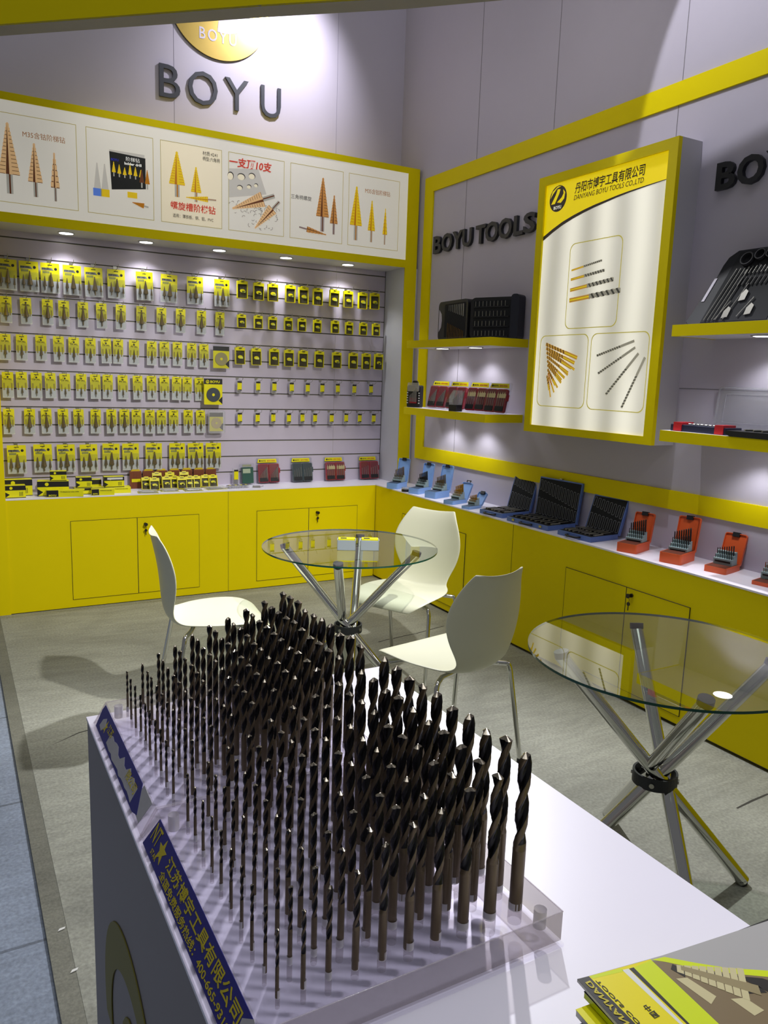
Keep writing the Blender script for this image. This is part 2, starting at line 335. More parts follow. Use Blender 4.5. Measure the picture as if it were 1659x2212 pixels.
stepbit(g, -1.77, 2.835, .11, .03, 8, 6, 2, y=(YP-.0016, YP-.0012)); stepbit(g, -1.735, 2.835, .115, .03, 8, 7, 2, y=(YP-.0016, YP-.0012))
stepbit(g, 0, .04, .10, .032, 8, 7, 2, T=Matrix.Translation((-1.79, 0, 2.622)) @ Matrix.Rotation(math.radians(-80), 4, 'Y'), y=(YP-.0016, YP-.0012))
g.build('printed_drill_set', [artk, gol, shk, artb, artbl, artg, copd, gold_d], bn)
text('printed_text', '阶梯钻', litmat('art_white', (235, 235, 228), .4), .085, .026, .0005, bn, TX(-1.865, YP-.001, 2.872))
text('printed_text', 'ladder drill', litmat('art_white', (235, 235, 228), .4), .105, .016, .0005, bn, TX(-1.875, YP-.001, 2.85), bold=.03)
text('printed_text', 'BOYU', artbl, .045, .014, .0005, bn, TX(-1.955, YP-.001, 2.862), bold=.02)
g = G(); g.box(-1.645, -1.25, YP-.0002, YP, 2.54, 3.03, 0)
g.build('printed_background', artc, bn)
g = G()
stepbit(g, -1.545, 2.975, .275, .105, 12, 0, 1, mdark=2, y=(YP-.0009, YP-.0005)); stepbit(g, -1.42, 2.90, .215, .07, 10, 0, 1, mdark=2, y=(YP-.0009, YP-.0005))
stepbit(g, 0, .09, .20, .036, 9, 0, 1, T=Matrix.Translation((-1.395, 0, 2.71)) @ Matrix.Rotation(math.radians(-92), 4, 'Y'), y=(YP-.0014, YP-.001), mdark=2)
g.build('printed_step_drill', [gol, shk, gold_d], bn)
text('printed_text', '螺旋槽阶梯钻', artr, .30, .052, .0005, bn, TX(-1.59, YP-.001, 2.62), bold=.015)
text('printed_text', '适用：薄铁板、铜、铝、PVC', artk, .27, .024, .0005, bn, TX(-1.575, YP-.001, 2.572))
text('printed_text', '材质:4241', shkd, .10, .026, .0005, bn, TX(-1.375, YP-.001, 2.985))
text('printed_text', '柄型:六角柄', shkd, .115, .026, .0005, bn, TX(-1.375, YP-.001, 2.952))
g = G(); g.prism([(-1.198, 2.93), (-0.99, 2.955), (-0.93, 2.80), (-1.198, 2.745)], YP-.0004, YP-.0001, 'y', 0)
for cx, cz, rx, rz in ((-1.185, 2.885, .022, .026), (-1.11, 2.89, .028, .022), (-1.035, 2.905, .024, .02), (-1.12, 2.82, .02, .015), (-1.055, 2.835, .016, .013), (-1.005, 2.85, .014, .012)):
    g.prism([(cx+rx*math.cos(a*PI/8), cz+rz*math.sin(a*PI/8)) for a in range(16)], YP-.0007, YP-.0004, 'y', 1)
    g.prism([(cx-.002+rx*.88*math.cos(a*PI/8), cz-.004+rz*.86*math.sin(a*PI/8)) for a in range(16)], YP-.0009, YP-.0007, 'y', 2)
stepbit(g, 0, .15, .32, .10, 13, 3, 4, T=Matrix.Translation((-1.03, 0, 2.735)) @ Matrix.Rotation(math.radians(-112), 4, 'Y'), y=(YP-.0014, YP-.001), mdark=5)
stepbit(g, 0, .12, .26, .075, 10, 3, 4, T=Matrix.Translation((-.93, 0, 2.66)) @ Matrix.Rotation(math.radians(-138), 4, 'Y'), y=(YP-.0018, YP-.0015), mdark=5)
random.seed(5)
for i in range(70):
    x, z = random.uniform(-1.19, -.84), random.uniform(2.56, 2.73)
    if z < 2.62 and x < -1.05: continue
    a0 = random.uniform(0, 6); r = random.uniform(.006, .014)
    for k in range(5):
        A = a0+k*.5; B = A+.5
        g.prism([(x+r*math.cos(A), z+r*math.sin(A)), (x+r*math.cos(B), z+r*math.sin(B)), (x+(r-.0022)*math.cos(B), z+(r-.0022)*math.sin(B)), (x+(r-.0022)*math.cos(A), z+(r-.0022)*math.sin(A))], YP-.0006, YP-.0003, 'y', 1)
g.build('printed_drilled_plate', [artg, shkd, artc, cop, shk, copd], bn)
text('printed_text', '一支顶10支', artr, .30, .062, .0005, bn, TX(-1.195, YP-.001, 2.945), bold=.025, shear=.15)
g = G(); stepbit(g, -.505, 2.965, .36, .10, 13, 0, 1, mdark=2, y=(YP-.0009, YP-.0005)); stepbit(g, -.415, 2.86, .265, .062, 9, 0, 1, mdark=2, y=(YP-.0013, YP-.001))
stepbit(g, 0, .10, .21, .04, 6, 0, 1, T=Matrix.Translation((-.575, 0, 2.60)) @ Matrix.Rotation(math.radians(98), 4, 'Y'), y=(YP-.0014, YP-.001), mdark=2)
g.build('printed_step_drill', [litmat('art_bronze', (200, 140, 70), .26), litmat('art_shank_light', (170, 160, 156), .25), copd], bn)
text('printed_text', '三角柄螺旋', shkd, .155, .03, .0005, bn, TX(-.748, YP, 2.80))
g = G()
for cx, zt, h, w, n in ((-.235, 2.945, .37, .10, 13), (-.105, 2.865, .29, .062, 10), (.01, 2.825, .255, .04, 7)): stepbit(g, cx, zt, h, w, n, 0, 1, mdark=2)
g.build('printed_step_drill', [gol, shk, gold_d], bn)
text('printed_text', 'M35含钴阶梯钻', arty, .21, .036, .0005, bn, TX(-.165, YP, 2.915))

# ------------------------------------------------------------------ downlights in the soffit and under shelves
def downlight(loc, label, group, power=9, deg=118):
    t = thing('downlight', label, 'light', loc, 0, group)
    G().lathe([(.052, -.004), (.052, 0), (.04, 0), (.04, -.004)], 24).build('rim', lamprim, t)
    G().cyl((0, 0, -.0045), (0, 0, -.001), .042, n=24, smooth=False).build('lamp_disc', lampglow, t)
    d = bpy.data.lights.new('downlight_beam', 'SPOT'); d.energy = power; d.spot_size = math.radians(deg); d.spot_blend = .6; d.shadow_soft_size = .035; d.color = (.95, .96, 1.0)
    o = bpy.data.objects.new('downlight_beam', d); COL.objects.link(o); o.location = (loc[0], loc[1], loc[2]-.02)
    return t
for i, x in enumerate((-2.212, -1.715, -1.215, -.717, -.215)):
    downlight((x, .155, 2.421), 'round recessed downlight in the header soffit, %s from the left' % ORD[i], 'downlights under the header', 8.5)

# ------------------------------------------------------------------ big wall sign
sg = thing('wall_lettering', 'large dark grey BOYU letters on the back wall above the banner', 'sign', (0, 0, 0))
for ch, x, w, h, z in (('B', -1.577, .14, .205, 3.392), ('O', -1.383, .205, .215, 3.388), ('Y', -1.125, .17, .205, 3.397), ('U', -.862, .15, .208, 3.395)):
    text('letter', ch, signgrey, w, h, .016, sg, TX(x, .313, z))
em = thing('round_emblem', 'round gold emblem plate on the back wall above the BOYU letters', 'sign', (-1.165, .313, 4.052))
R_ = .352
G().prism([(R_*math.cos(a*PI/40), R_*math.sin(a*PI/40)) for a in range(80)], -.014, 0, 'y').build('disc', gold, em)
G().prism([(R_*1.004*math.cos(a*PI/40), R_*1.004*math.sin(a*PI/40)) for a in range(80)], -.009, -.001, 'y').build('disc_edge', signgrey, em)
g = G(); y0, y1 = -.0155, -.0142
g.prism([(-.27, -.13), (-.19, -.145), (-.10, .0), (.0, .22), (-.08, .24), (-.16, .1)], y0, y1, 'y')
arc = [(.02-.0+.20*math.cos(a), -.02+.16*math.sin(a)) for a in [math.radians(-100+12*i) for i in range(12)]]
arc2 = [(.0+.11*math.cos(a), .06+.13*math.sin(a)) for a in [math.radians(30-11*i) for i in range(12)]]
g.prism(arc+arc2, y0, y1, 'y')
g.build('swirl', wallm, em)
text('printed_text', 'BOYU', wallm, .26, .075, .002, em, TX(-.14, -.014, -.245), bold=.01, spacing=1.3)

# ------------------------------------------------------------------ base cabinets
cb = thing('base_cabinet', 'long yellow base cabinet along the slat wall', 'cabinet', (0, 0, 0))
G().box(-2.743, 0.0, 0.0, YB+.02, 0.0, .742).box(0.0, XW-.001, 0.0, YB+.018, 0, .742).build('body', yellow, cb)
g = G(); g.box(-1.2035, -1.2015, -.0012, 0, 0, .742); g.box(-2.74, 0, -.0012, 0, 0.0, .004); g.build('joint', darkseam, cb)
def doors(parent, spans, z0, z1, axis):
    for a, b, lock in spans:
        m_ = (lambda gg: None)
        g = G()
        if axis == 'y': g.box(a+.0015, b-.0015, -.0035, 0, z0+.0015, z1-.0015)
        else: g.box(-.0035, 0, a+.0015, b-.0015, z0+.0015, z1-.0015)
        d = g.build('door', yellow, parent)
        s = G()
        if axis == 'y':
            frame_lines(s, a, b, z0, z1, .0022, -.0040, -.0001)
        else:
            for (p, q, r, t) in ((a, b, z1-.0022, z1), (a, b, z0, z0+.0022), (a, a+.0022, z0, z1), (b-.0022, b, z0, z1)): s.box(-.0040, -.0001, p, q, r, t)
        s.build('door_gap', darkseam, parent)
        if lock is not None:
            T = Matrix.Translation((lock[0], -.0035, lock[1])) if axis == 'y' else Matrix.Translation((-.0035, lock[0], lock[1])) @ WR
            k = G(); k.cyl((0, 0, 0), (0, -.008, 0), .010, n=14, T=T); k.box(-.002, .002, -.028, -.008, -.009, .009, T=T); k.cyl((0, -.026, .0), (0, -.03, 0), .012, n=12, T=T)
            k.tube([(0, -.02, -.009), (.004, -.02, -.022), (0, -.02, -.034)], .0012, 6, T=T); k.cyl((0, -.018, -.042), (0, -.022, -.042), .010, n=12, T=T); k.box(-.0025, .0025, -.021, -.019, -.075, -.05, T=T)
            k.build('lock_with_keys', keym, d)
doors(cb, [(-2.268, -1.843, None), (-1.843, -1.416, (-1.79, .542)), (-.987, -.572, None), (-.572, -.156, (-.505, .552))], .057, .589, 'y')
wt = G().box(XL, XW, -.0015, YB, .742, .75).box(-.0015, XW, -6.6, 0.0, .742, .75).build('worktop', whitetop)
tag(wt, 'white L-shaped worktop over the yellow base cabinets', 'worktop')
cr = thing('base_cabinet', 'yellow base cabinet along the right-hand wall', 'cabinet', (0, 0, 0))
G().box(0.0, XW-.001, -6.6, -.0015, 0.012, .742).build('body', yellow, cr)
g = G()
for y in (-.012, -1.743, -3.98): g.box(-.0012, 0, y-.0008, y+.0008, .012, .742)
g.box(-.0012, 0.0, -6.6, 0, 0.012, .015); g.build('joint', darkseam, cr)
G().box(0.03, XW, -6.5, 0, 0.0, .012).build('plinth', black, cr)
doors(cr, [(-.85, -.439, None), (-1.262, -.85, (-.90, .545)), (-2.662, -2.219, None), (-3.048, -2.662, (-2.70, .556))], .057, .590, 'x')

# ------------------------------------------------------------------ right wall: yellow picture frame stripe, signs
struct(G().box(XW-.012, XW, -6.6, -.084, 2.957, 3.065).box(XW-.012, XW, -6.6, -.084, .963, 1.061).box(XW-.012, XW, -.199, -.084, 1.061, 2.957).build('trim_6', yellow))
def boards_text(label, ystart):
    s = thing('wall_lettering', label, 'sign', (0, 0, 0))
    for ch, dy, w in (('B', 0, .105), ('O', .118, .135), ('Y', .262, .125), ('U', .392, .11), ('T', .555, .112), ('O', .672, .138), ('O', .822, .138), ('L', .985, .095), ('S', 1.085, .115)):
        text('letter', ch, blackl, w, .122 if ch != 'O' else .128, .022, s, TX(XW, ystart-dy*.965, 2.503 if ch != 'O' else 2.5) @ WR, bold=.028)
    return s
boards_text('black raised BOYU TOOLS letters between the corner and the light box', -.245)
boards_text('black raised BO lettering right of the light box, cut by the frame', -2.71)

# ------------------------------------------------------------------ light box
lx, ly0, ly1, lz0, lz1 = .149, -1.597, -2.596, 1.291, 2.752
lb = thing('light_box', 'tall illuminated light box with yellow frame on the right-hand wall', 'sign', (0, 0, 0))
g = G(); fwd = .056
g.box(lx, lx+.025, ly1, ly0, lz1-.050, lz1); g.box(lx, lx+.025, ly1, ly0, lz0, lz0+.042); g.box(lx, lx+.025, ly0-.055, ly0, lz0+.042, lz1-.05); g.box(lx, lx+.025, ly1, ly1+.055, lz0+.042, lz1-.05)
g.build('frame', yellow, lb)
G().box(lx+.025, XW, ly1, ly0, lz0, lz1).build('housing', M('housing_grey', (186, 184, 190), .55), lb)
fx = lx+.012
py0, py1, pz0, pz1 = ly0-.055, ly1+.055, lz0+.042, lz1-.05     # visible poster
fc = G().box(fx, fx+.012, py1, py0, pz0, pz1).build('poster', lbface, lb)
pw, ph = py0-py1, pz1-pz0
LT = Matrix.Translation((fx, py0, pz0)) @ WR        # local x 0..pw to the right, z 0..ph up
ly = litmat('poster_yellow', (240, 214, 0), .50); ldk = litmat('poster_dark', (62, 54, 46), .02); lgold = litmat('poster_gold', (208, 158, 60), .35); lgd = litmat('poster_gold_dark', (130, 84, 24), .15); lsil = litmat('poster_silver', (170, 166, 150), .3); lsd = litmat('poster_silver_dark', (84, 84, 78), .1); lol = litmat('poster_olive', (198, 186, 84), .35)
CK = [(0, 1.090), (.075, 1.122), (.154, 1.150), (.24, 1.172), (.325, 1.189), (.40, 1.201), (.486, 1.211), (.56, 1.220), (.637, 1.227), (.761, 1.234), (pw, 1.240)]
pts = CK
G().prism(pts+[(pw, ph), (0, ph)], -.0006, -.0002, 'y', T=LT).build('printed_header', ly, fc)
G().prism([(x, z) for x, z in pts]+[(x, z-.020*(1.15-x/pw)) for x, z in pts[::-1]], -.001, -.0006, 'y', T=LT).build('printed_curve', ldk, fc)
text('printed_text', '丹阳市博宇工具有限公司', litmat('poster_black', (36, 30, 26), .0), .50, .058, .0005, fc, LT @ TX(.24, -.0012, 1.284), bold=.012, shear=.1)
text('printed_text', 'DANYANG BOYU TOOLS CO.,LTD', litmat('poster_black', (36, 30, 26), .0), .50, .030, .0005, fc, LT @ TX(.236, -.0012, 1.247), shear=.2)
def emblem(parent, T, r, md, my, mw, name='printed_emblem'):
    g = G(); g.prism([(r*math.cos(a*PI/20), r*math.sin(a*PI/20)) for a in range(40)], -.0006, -.0003, 'y', 0, T)
    g.prism([(-.78*r, -.35*r), (-.35*r, -.35*r), (.1*r, .35*r), (.22*r, .68*r), (-.1*r, .72*r), (-.3*r, .3*r)], -.0010, -.0006, 'y', 1, T)
    g.prism([(-.1*r, -.28*r), (.42*r, .02*r), (.62*r, .3*r), (.55*r, .62*r), (.8*r, .35*r), (.72*r, -.1*r), (.35*r, -.38*r)], -.0010, -.0006, 'y', 1, T)
    g.prism([(-.92*r, .1*r), (-.7*r, .62*r), (-.1*r, .93*r), (.3*r, .9*r), (-.2*r, .8*r), (-.62*r, .45*r)], -.0010, -.0006, 'y', 1, T)
    o = g.build(name, [md, my, mw], parent)
    return o
emblem(fc, LT @ TX(.105, -.0006, 1.283), .071, ldk, ly, lsil)
text('printed_text', 'BOYU', litmat('poster_white', (240, 238, 225), .45), .062, .018, .0005, fc, LT @ TX(.074, -.002, 1.226), bold=.02)
def rrect(x0, x1, z0, z1, r, n=6):
    P = []
    for cx, cz, a0 in ((x1-r, z1-r, 0), (x0+r, z1-r, 90), (x0+r, z0+r, 180), (x1-r, z0+r, 270)):
        P += [(cx+r*math.cos(math.radians(a0+90*i/n)), cz+r*math.sin(math.radians(a0+90*i/n))) for i in range(n+1)]
    return P
def outline(g, P, w, y0, y1, m=0, T=None):
    cx = sum(p[0] for p in P)/len(P); cz = sum(p[1] for p in P)/len(P); n = len(P)
    hx = max(abs(p[0]-cx) for p in P); hz = max(abs(p[1]-cz) for p in P); Q = [(cx+(p[0]-cx)*(1-w/hx), cz+(p[1]-cz)*(1-w/hz)) for p in P]
    for i in range(n): g.prism([P[i], P[(i+1) % n], Q[(i+1) % n], Q[i]], y0, y1, 'y', m, T)
g = G(); yy = (-.0008, -.0004)
for x0, x1, z0, z1 in ((.235, .63, .555, 1.02), (.035, .435, .115, .525), (.455, .865, .115, .525)): outline(g, rrect(x0, x1, z0, z1, .04), .0045, *yy, T=LT)
g.build('printed_border', lol, fc)
def pdrill(g, p, q, w, mb, md, sh=.38, T=None, y=(-.0012, -.0006)):
    """printed twist drill from shank end p to tip q"""
    p, q = Vector((p[0], 0, p[1])), Vector((q[0], 0, q[1])); d = q-p; L = d.length; d.normalize(); nrm = Vector((-d.z, 0, d.x))
    def P(t, s): v = p+d*t*L+nrm*s*w/2; return (v.x, v.z)
    g.prism([P(0, -1), P(sh, -1), P(sh, 1), P(0, 1)], *y, 'y', mb, T); g.prism([P(0, -.2), P(sh, -.2), P(sh, .25), P(0, .25)], y[0]-.0002, y[0], 'y', 4 if mb == 0 else mb, T)
    n = max(2, int(round(L*(1-sh)/w/1.15)))
    for i in range(n):
        a = sh+(1-sh)*i/n; b = sh+(1-sh)*(i+1)/n; h = (b-a)
        g.prism([P(a, -.75), P(a+h*.5, -1), P(b, -.75), P(b, .75), P(a+h*.5, 1), P(a, .75)], y[0]+.0001, y[1], 'y', mb, T)
        g.prism([P(a+h*.05, .85), P(a+h*.40, .98), P(a+h*.95, -.85), P(a+h*.62, -.98)], y[0]-.0001, y[0]+.0001, 'y', md, T)
g = G(); PM = [lgold, lgd, lsil, lsd, ly]
for z, q, w in ((.875, (.49, .905), .012), (.825, (.515, .852), .017), (.768, (.585, .80), .024), (.712, (.64, .74), .030)):
    pdrill(g, (.258, z), (.258+(q[0]-.258)*.42, z+(q[1]-z)*.42), w*.82, 0, 1, .98, LT)
    pdrill(g, (.258+(q[0]-.258)*.40, z+(q[1]-z)*.40), q, w, 2, 3, .04, LT)
g.build('printed_drills', PM, fc)
g = G()
for i in range(9):
    t = i/8; pdrill(g, (.355-.20*t**1.15, .395-.225*t), (.085+.005*i, .475-.19*t), .022*(1-.55*t), 0, 1, .38, LT, (-.0016+.0001*i, -.0008))
for i in range(5): pdrill(g, (.34-.05*i, .33-.03*i), (.12-.002*i, .435-.035*i), .014, 0, 1, .4, LT, (-.0009, -.0005))
g.build('printed_drills', PM, fc)
g = G()
for p, q, w in (((.765, .478), (.505, .405), .014), ((.775, .445), (.525, .31), .014), ((.80, .415), (.595, .20), .015), ((.845, .395), (.715, .135), .015)): pdrill(g, p, q, w, 2, 3, .35, LT)
g.build('printed_drills', PM, fc)

# ------------------------------------------------------------------ shelves with downlights
def shelf(label, y0, y1, zt, lamps):
    s = thing('wall_shelf', label, 'shelf', (0, 0, 0), 0, 'yellow edged display shelves')
    G().box(.016, XW, y1+.004, y0-.004, zt-.049, zt).build('board', soffitm, s)
    G().box(.012, .016, y1, y0, zt-.051, zt+.0005).box(.016, XW, y1, y1+.004, zt-.051, zt+.0005).box(.016, XW, y0-.004, y0, zt-.051, zt+.0005).build('edge_band', yellow, s)
    G().box(.016, XW, y1+.004, y0-.004, zt, zt+.0008).build('top_sheet', whitetop, s)
    for i, y in enumerate(lamps):
        downlight((.17, y, zt-.0495), 'small round lamp under the %s, %s' % (label.replace('yellow edged ', ''), ('nearer the corner', 'nearer the light box')[i] if y > -2 else 'above the cases'), 'lamps under the shelves', 4.2, 130)
shelf('yellow edged upper shelf left of the light box', -.385, -1.39, 1.852, (-.62, -1.02))
shelf('yellow edged lower shelf left of the light box', -.375, -1.38, 1.376, (-.62, -1.02))
shelf('yellow edged upper shelf right of the light box', -2.78, -3.79, 1.866, (-3.14,))
shelf('yellow edged lower shelf right of the light box', -2.765, -3.78, 1.382, (-3.14,))

# ------------------------------------------------------------------ beam across the top of the booth
pts = [(-2.86, -.15), (-2.58, -.407), (-1.455, -1.418), (-.948, -1.852), (-.605, -2.187), (-.45, -2.45), (-.40, -2.75), (-.38, -3.6)]  # out-of-view right end is bent aside so the wall spot's light passes
g = G(); d = Vector((-.66, -.75)).normalized()*.105
for (a, b) in zip(pts[:-1], pts[1:]):
    vs = [(a[0], a[1]), (b[0], b[1]), (b[0]+d.x, b[1]+d.y), (a[0]+d.x, a[1]+d.y)]
    g.prism([vs[0], vs[1], vs[2], vs[3]], 3.30, 3.31, 'z', 1)
    g.prism([vs[0], vs[1], (b[0]+d.x*.97, b[1]+d.y*.97), (a[0]+d.x*.97, a[1]+d.y*.97)], 3.31, 3.62, 'z', 1)
    g.prism([(a[0]+d.x*.97, a[1]+d.y*.97), (b[0]+d.x*.97, b[1]+d.y*.97), (b[0]+d.x, b[1]+d.y), (a[0]+d.x, a[1]+d.y)], 3.302, 3.62, 'z', 0)
tag(g.build('fascia_beam', [yellow, beamgrey]), 'yellow fascia beam with grey underside crossing the top of the booth', 'beam')

# ------------------------------------------------------------------ goods on the slat wall
def lathe_step(g, cx, cy, ztip, h, w, m=0, n=7, sh=.27):
    """step drill pointing up, built as a stepped cone with a shank"""
    hz = h*(1-sh); prof = [(w*.08, 0)]
    prof = [(w*.13, ztip-h), (w*.13, ztip-hz)]
    for i in range(n-1, -1, -1):
        r = w/2*(.12+.88*(i+.7)/n); prof += [(r, ztip-hz*(i+1)/n), (r*.985, ztip-hz*i/n)]
    prof.append((.0004, ztip+.002)); g.lathe(prof, 12, m, Matrix.Translation((cx, cy, 0)), False)
HOOKG = 'metal hooks on the slat wall'
def mk_hook():
    t = thing('display_hook', 'metal prong hook', 'hook', (0, 0, 0), 0, HOOKG)
    G().box(-.011, .011, -.004, 0, -.014, .004).build('back_plate', steel, t)
    G().tube([(0, -.003, -.022), (0, -.03, -.024), (0, -.10, -.018), (0, -.125, -.012), (0, -.135, .006)], .0018, 6).build('prong', steel, t)
    return t
def card_base(name, label, w, h, split, group, title, bits, tw):
    t = thing(name, label, 'drill pack', (0, 0, 0), 0, group)
    g = G(); g.box(-w/2, w/2, -.002, 0, -h, -h+split, 1); g.box(-w/2, w/2, -.002, 0, -h+split, 0, 0); g.box(-.014, .014, -.0024, -.0019, -.016, -.011, 2)
    g.build('card', [yprint, wprint, kprint], t)
    if title == 'tri':
        G().prism([(-w*.44, -h*.245), (w*.20, -h*.245), (w*.10, -h*.16), (-w*.44, -h*.16)], -.0026, -.002, 'y', 0).box(-w*.40, -w*.02, -.0026, -.002, -h*.345, -h*.27, 1).build('printed_panel', [gprint, M('print_olive', (136, 138, 70), .5)], t)
        text('printed_text', 'STEP DRILL', kprint, w*.5, h*.045, .0004, t, TX(-w*.42, -.0027, -h*.215), bold=.03)
        G().prism([(w*.30+.009*math.cos(a*PI/6), -h*.19+.009*math.sin(a*PI/6)) for a in range(12)], -.0026, -.002, 'y', 0).build('printed_emblem', kprint, t)
    else:
        text('printed_text', 'STEP DRILL', kprint, w*.74, h*.06, .0004, t, TX(-w*.37, -.0024, -h*.30), bold=.02)
        g = G(); g.prism([(.006*math.cos(a*PI/6), -h*.19+.006*math.sin(a*PI/6)) for a in range(12)], -.0026, -.002, 'y', 0)
        for k in (-.38, -.30, .30, .38): g.box(w*k-.0022, w*k+.0022, -.0024, -.002, -h*.70, -h*.42, 1)
        g.build('printed_emblem', [kprint, M('print_mustard', (170, 152, 0), .5)], t)
    for cx, zt, hh, ww in bits:
        g = G(); lathe_step(g, cx, -.012, zt, hh, ww); g.build('step_drill', bronze, t)
    g = G(); g.prism(rrect(-w*.47, w*.47, -h*.97, -h*.36 if title == 'tri' else -h*.30, .008, 3), -.024 if title == 'tri' else -.02, -.0028, 'y'); g.build('blister', plastic, t)
    return t
def single(name, bh, bw, z=-.125):
    return card_base(name, '', .066, .164, .062, '', 'one', [(0, -.150+bh, bh, bw)], 1)
hook0 = mk_hook(); HK = [hook0]
def put_hook(x, z, label):
    if HK[0] is not None: hook0.location = (x, YB, z); hook0['label'] = label; HK[0] = None
    else: dup(hook0, (x, YB, z), None, label)
tri0 = card_base('step_drill_pack', '', .113, .188, .075, '', 'tri', [(-.034, -.085, .085, .022), (.004, -.060, .118, .034), (.042, -.095, .082, .014)], 1)
s2 = single('step_drill_pack', .115, .030); s3 = single('step_drill_pack', .085, .019); s4 = single('step_drill_pack', .062, .013); s5 = single('step_drill_pack', .115, .029); s5b = single('step_drill_pack', .080, .018)
def mk_set(w, h):
    t = thing('drill_set', '', 'drill set', (0, 0, 0))
    g = G(); g.prism([(-w/2, 0), (w/2, 0), (w/2, -h), (w/2-.004, -h), (w/2-.004, -.022), (-w/2+.004, -.022), (-w/2+.004, -h), (-w/2, -h)], -.022, 0, 'y', 0)
    g.box(-w*.22, w*.22, -.023, -.001, 0, .006, 0); g.box(-.012, .012, -.0232, -.0225, -.008, -.004, 1); g.box(-w/2, w/2, -.022, 0, -h, -h+.003, 0); g.build('frame', [yprint, kprint], t)
    g = G(); g.box(-w/2+.004, w/2-.004, -.006, -.001, -h+.003, -.022, 0)
    n = 9
    for i in range(n): x = -w/2+.009+(w-.018)*i/(n-1); g.cyl((x, -.012, -h+.006), (x, -.012, -.030-.012*(1-i/n)), .0032-.0013*(1-i/n), n=6, m=1)
    g.build('drill_row', [M('tray_olive', (72, 68, 46), .5), M('set_bit', (104, 98, 78), .4, .3)], t)
    G().prism([(.22*w*math.cos(a*PI/8)*1.15, -h*.56+h*.10*math.sin(a*PI/8)) for a in range(16)], -.0205, -.019, 'y', 0).box(-w*.05, w*.28, -.0205, -.019, -h*.66, -h*.56, 1).build('printed_label', [yprint, M('print_lime', (216, 226, 110), .4)], t)
    return t
set1 = mk_set(.078, .122); set2 = mk_set(.064, .092); set3 = mk_set(.074, .121)
def mk_mini():
    t = thing('small_bit_tube', '', 'bit pack', (0, 0, 0))
    G().box(-.019, .019, -.014, 0, -.085, .012).box(-.010, .010, -.002, 0, .012, .020).build('clear_tube', plastic2, t)
    g = G(); g.box(-.0165, .0165, -.0155, -.0142, -.062, -.010, 0); g.box(-.0165, .0165, -.0155, -.0142, -.010, .002, 1); g.prism([(-.016, -.058), (.016, -.066), (.016, -.058)], -.0155, -.0142, 'y', 1); g.build('printed_label', [yprint, kprint], t)
    G().box(-.012, .012, -.010, -.003, -.080, -.064).build('bit_row', kbit, t)
    return t
mini = mk_mini()
USED = set()
def put(proto, loc, rz, label, group):
    if proto.name not in USED:
        USED.add(proto.name); proto.location = loc; proto.rotation_euler[2] = rz; proto['label'] = label; proto['group'] = group; return proto
    return dup(proto, loc, rz, label, group)
ROWS = [
('tri',[-2.555,-2.430,-2.304,-2.172,-2.038,-1.894,-1.711,-1.539,-1.359,-1.168],2.237,2.260,1,'three-piece step drill card'),
('s2',[-2.571,-2.457,-2.327,-2.230,-2.110,-1.994,-1.869,-1.731,-1.595,-1.464,-1.313,-1.178],2.010,2.023,2,'large single step drill card'),
('s3',[-2.587,-2.489,-2.375,-2.270,-2.174,-2.069,-1.973,-1.890,-1.785,-1.667,-1.579,-1.487,-1.388,-1.297],1.779,1.787,3,'medium single step drill card'),
('s4',[-2.582,-2.501,-2.412,-2.329,-2.239,-2.135,-2.048,-1.965,-1.867,-1.769,-1.672,-1.583,-1.497,-1.420,-1.332],1.540,1.550,4,'small single step drill card'),
('s5',[-2.586,-2.461,-2.362,-2.259,-2.160,-2.049,-1.949,-1.860,-1.779,-1.690,-1.606,-1.520,-1.419,-1.326],1.305,1.314,5,'single step drill card'),
('tri',[-2.551,-2.392,-2.248,-2.105,-1.955,-1.824,-1.666,-1.498,-1.365,-1.234],1.069,1.079,6,'three-piece step drill card'),
('set1',[-1.020,-0.891,-0.781,-0.646,-0.537,-0.418,-0.281,-0.159,-0.031,0.071],2.235,2.260,1,'tall yellow drill set'),
('set2',[-1.025,-0.893,-0.779,-0.660,-0.544,-0.416,-0.271,-0.144,-0.018,0.090],2.002,2.023,2,'short yellow drill set'),
('set3',[-1.037,-0.908,-0.767,-0.651,-0.531,-0.394,-0.250,-0.100,0.016,0.124],1.766,1.787,3,'tall yellow drill set'),
('mini',[-1.038,-0.891,-0.761,-0.625,-0.487,-0.363,-0.235,-0.083,0.067],1.520,1.550,4,'clear bit tube'),
('mini',[-1.036,-0.893,-0.768,-0.645,-0.529,-0.422,-0.282,-0.149,-0.027,0.096],1.288,1.314,5,'clear bit tube')]
PR = dict(tri=tri0, s2=s2, s3=s3, s4=s4, s5=s5, set1=set1, set2=set2, set3=set3, mini=mini)
for kind, xs, zt, zg, row, what in ROWS:
    for i, x in enumerate(xs):
        where = '%s from the left in the %s row' % (ORD[i], ORD[row-1])
        side = 'left' if kind[0] in 'ts' and not kind.startswith('set') else 'right'
        pr = PR[kind]
        if kind == 's5' and i > 7: pr = s5b
        y = .262 if i % 3 else .252
        if kind == 's4' and i == 14: y = .272
        o = put(pr, (x, y, zt+random.uniform(-.002, .002)), random.uniform(-.05, .05), '%s, %s from left, %s hook row from the top' % (what, ORD[i], ORD[row-1]), '%ss on the slat wall' % what)
        o.rotation_euler[1] = random.uniform(-.025, .025)
        put_hook(x, zg-.003, 'metal hook holding the %s %s from left, %s row' % (what, ORD[i], ORD[row-1]))
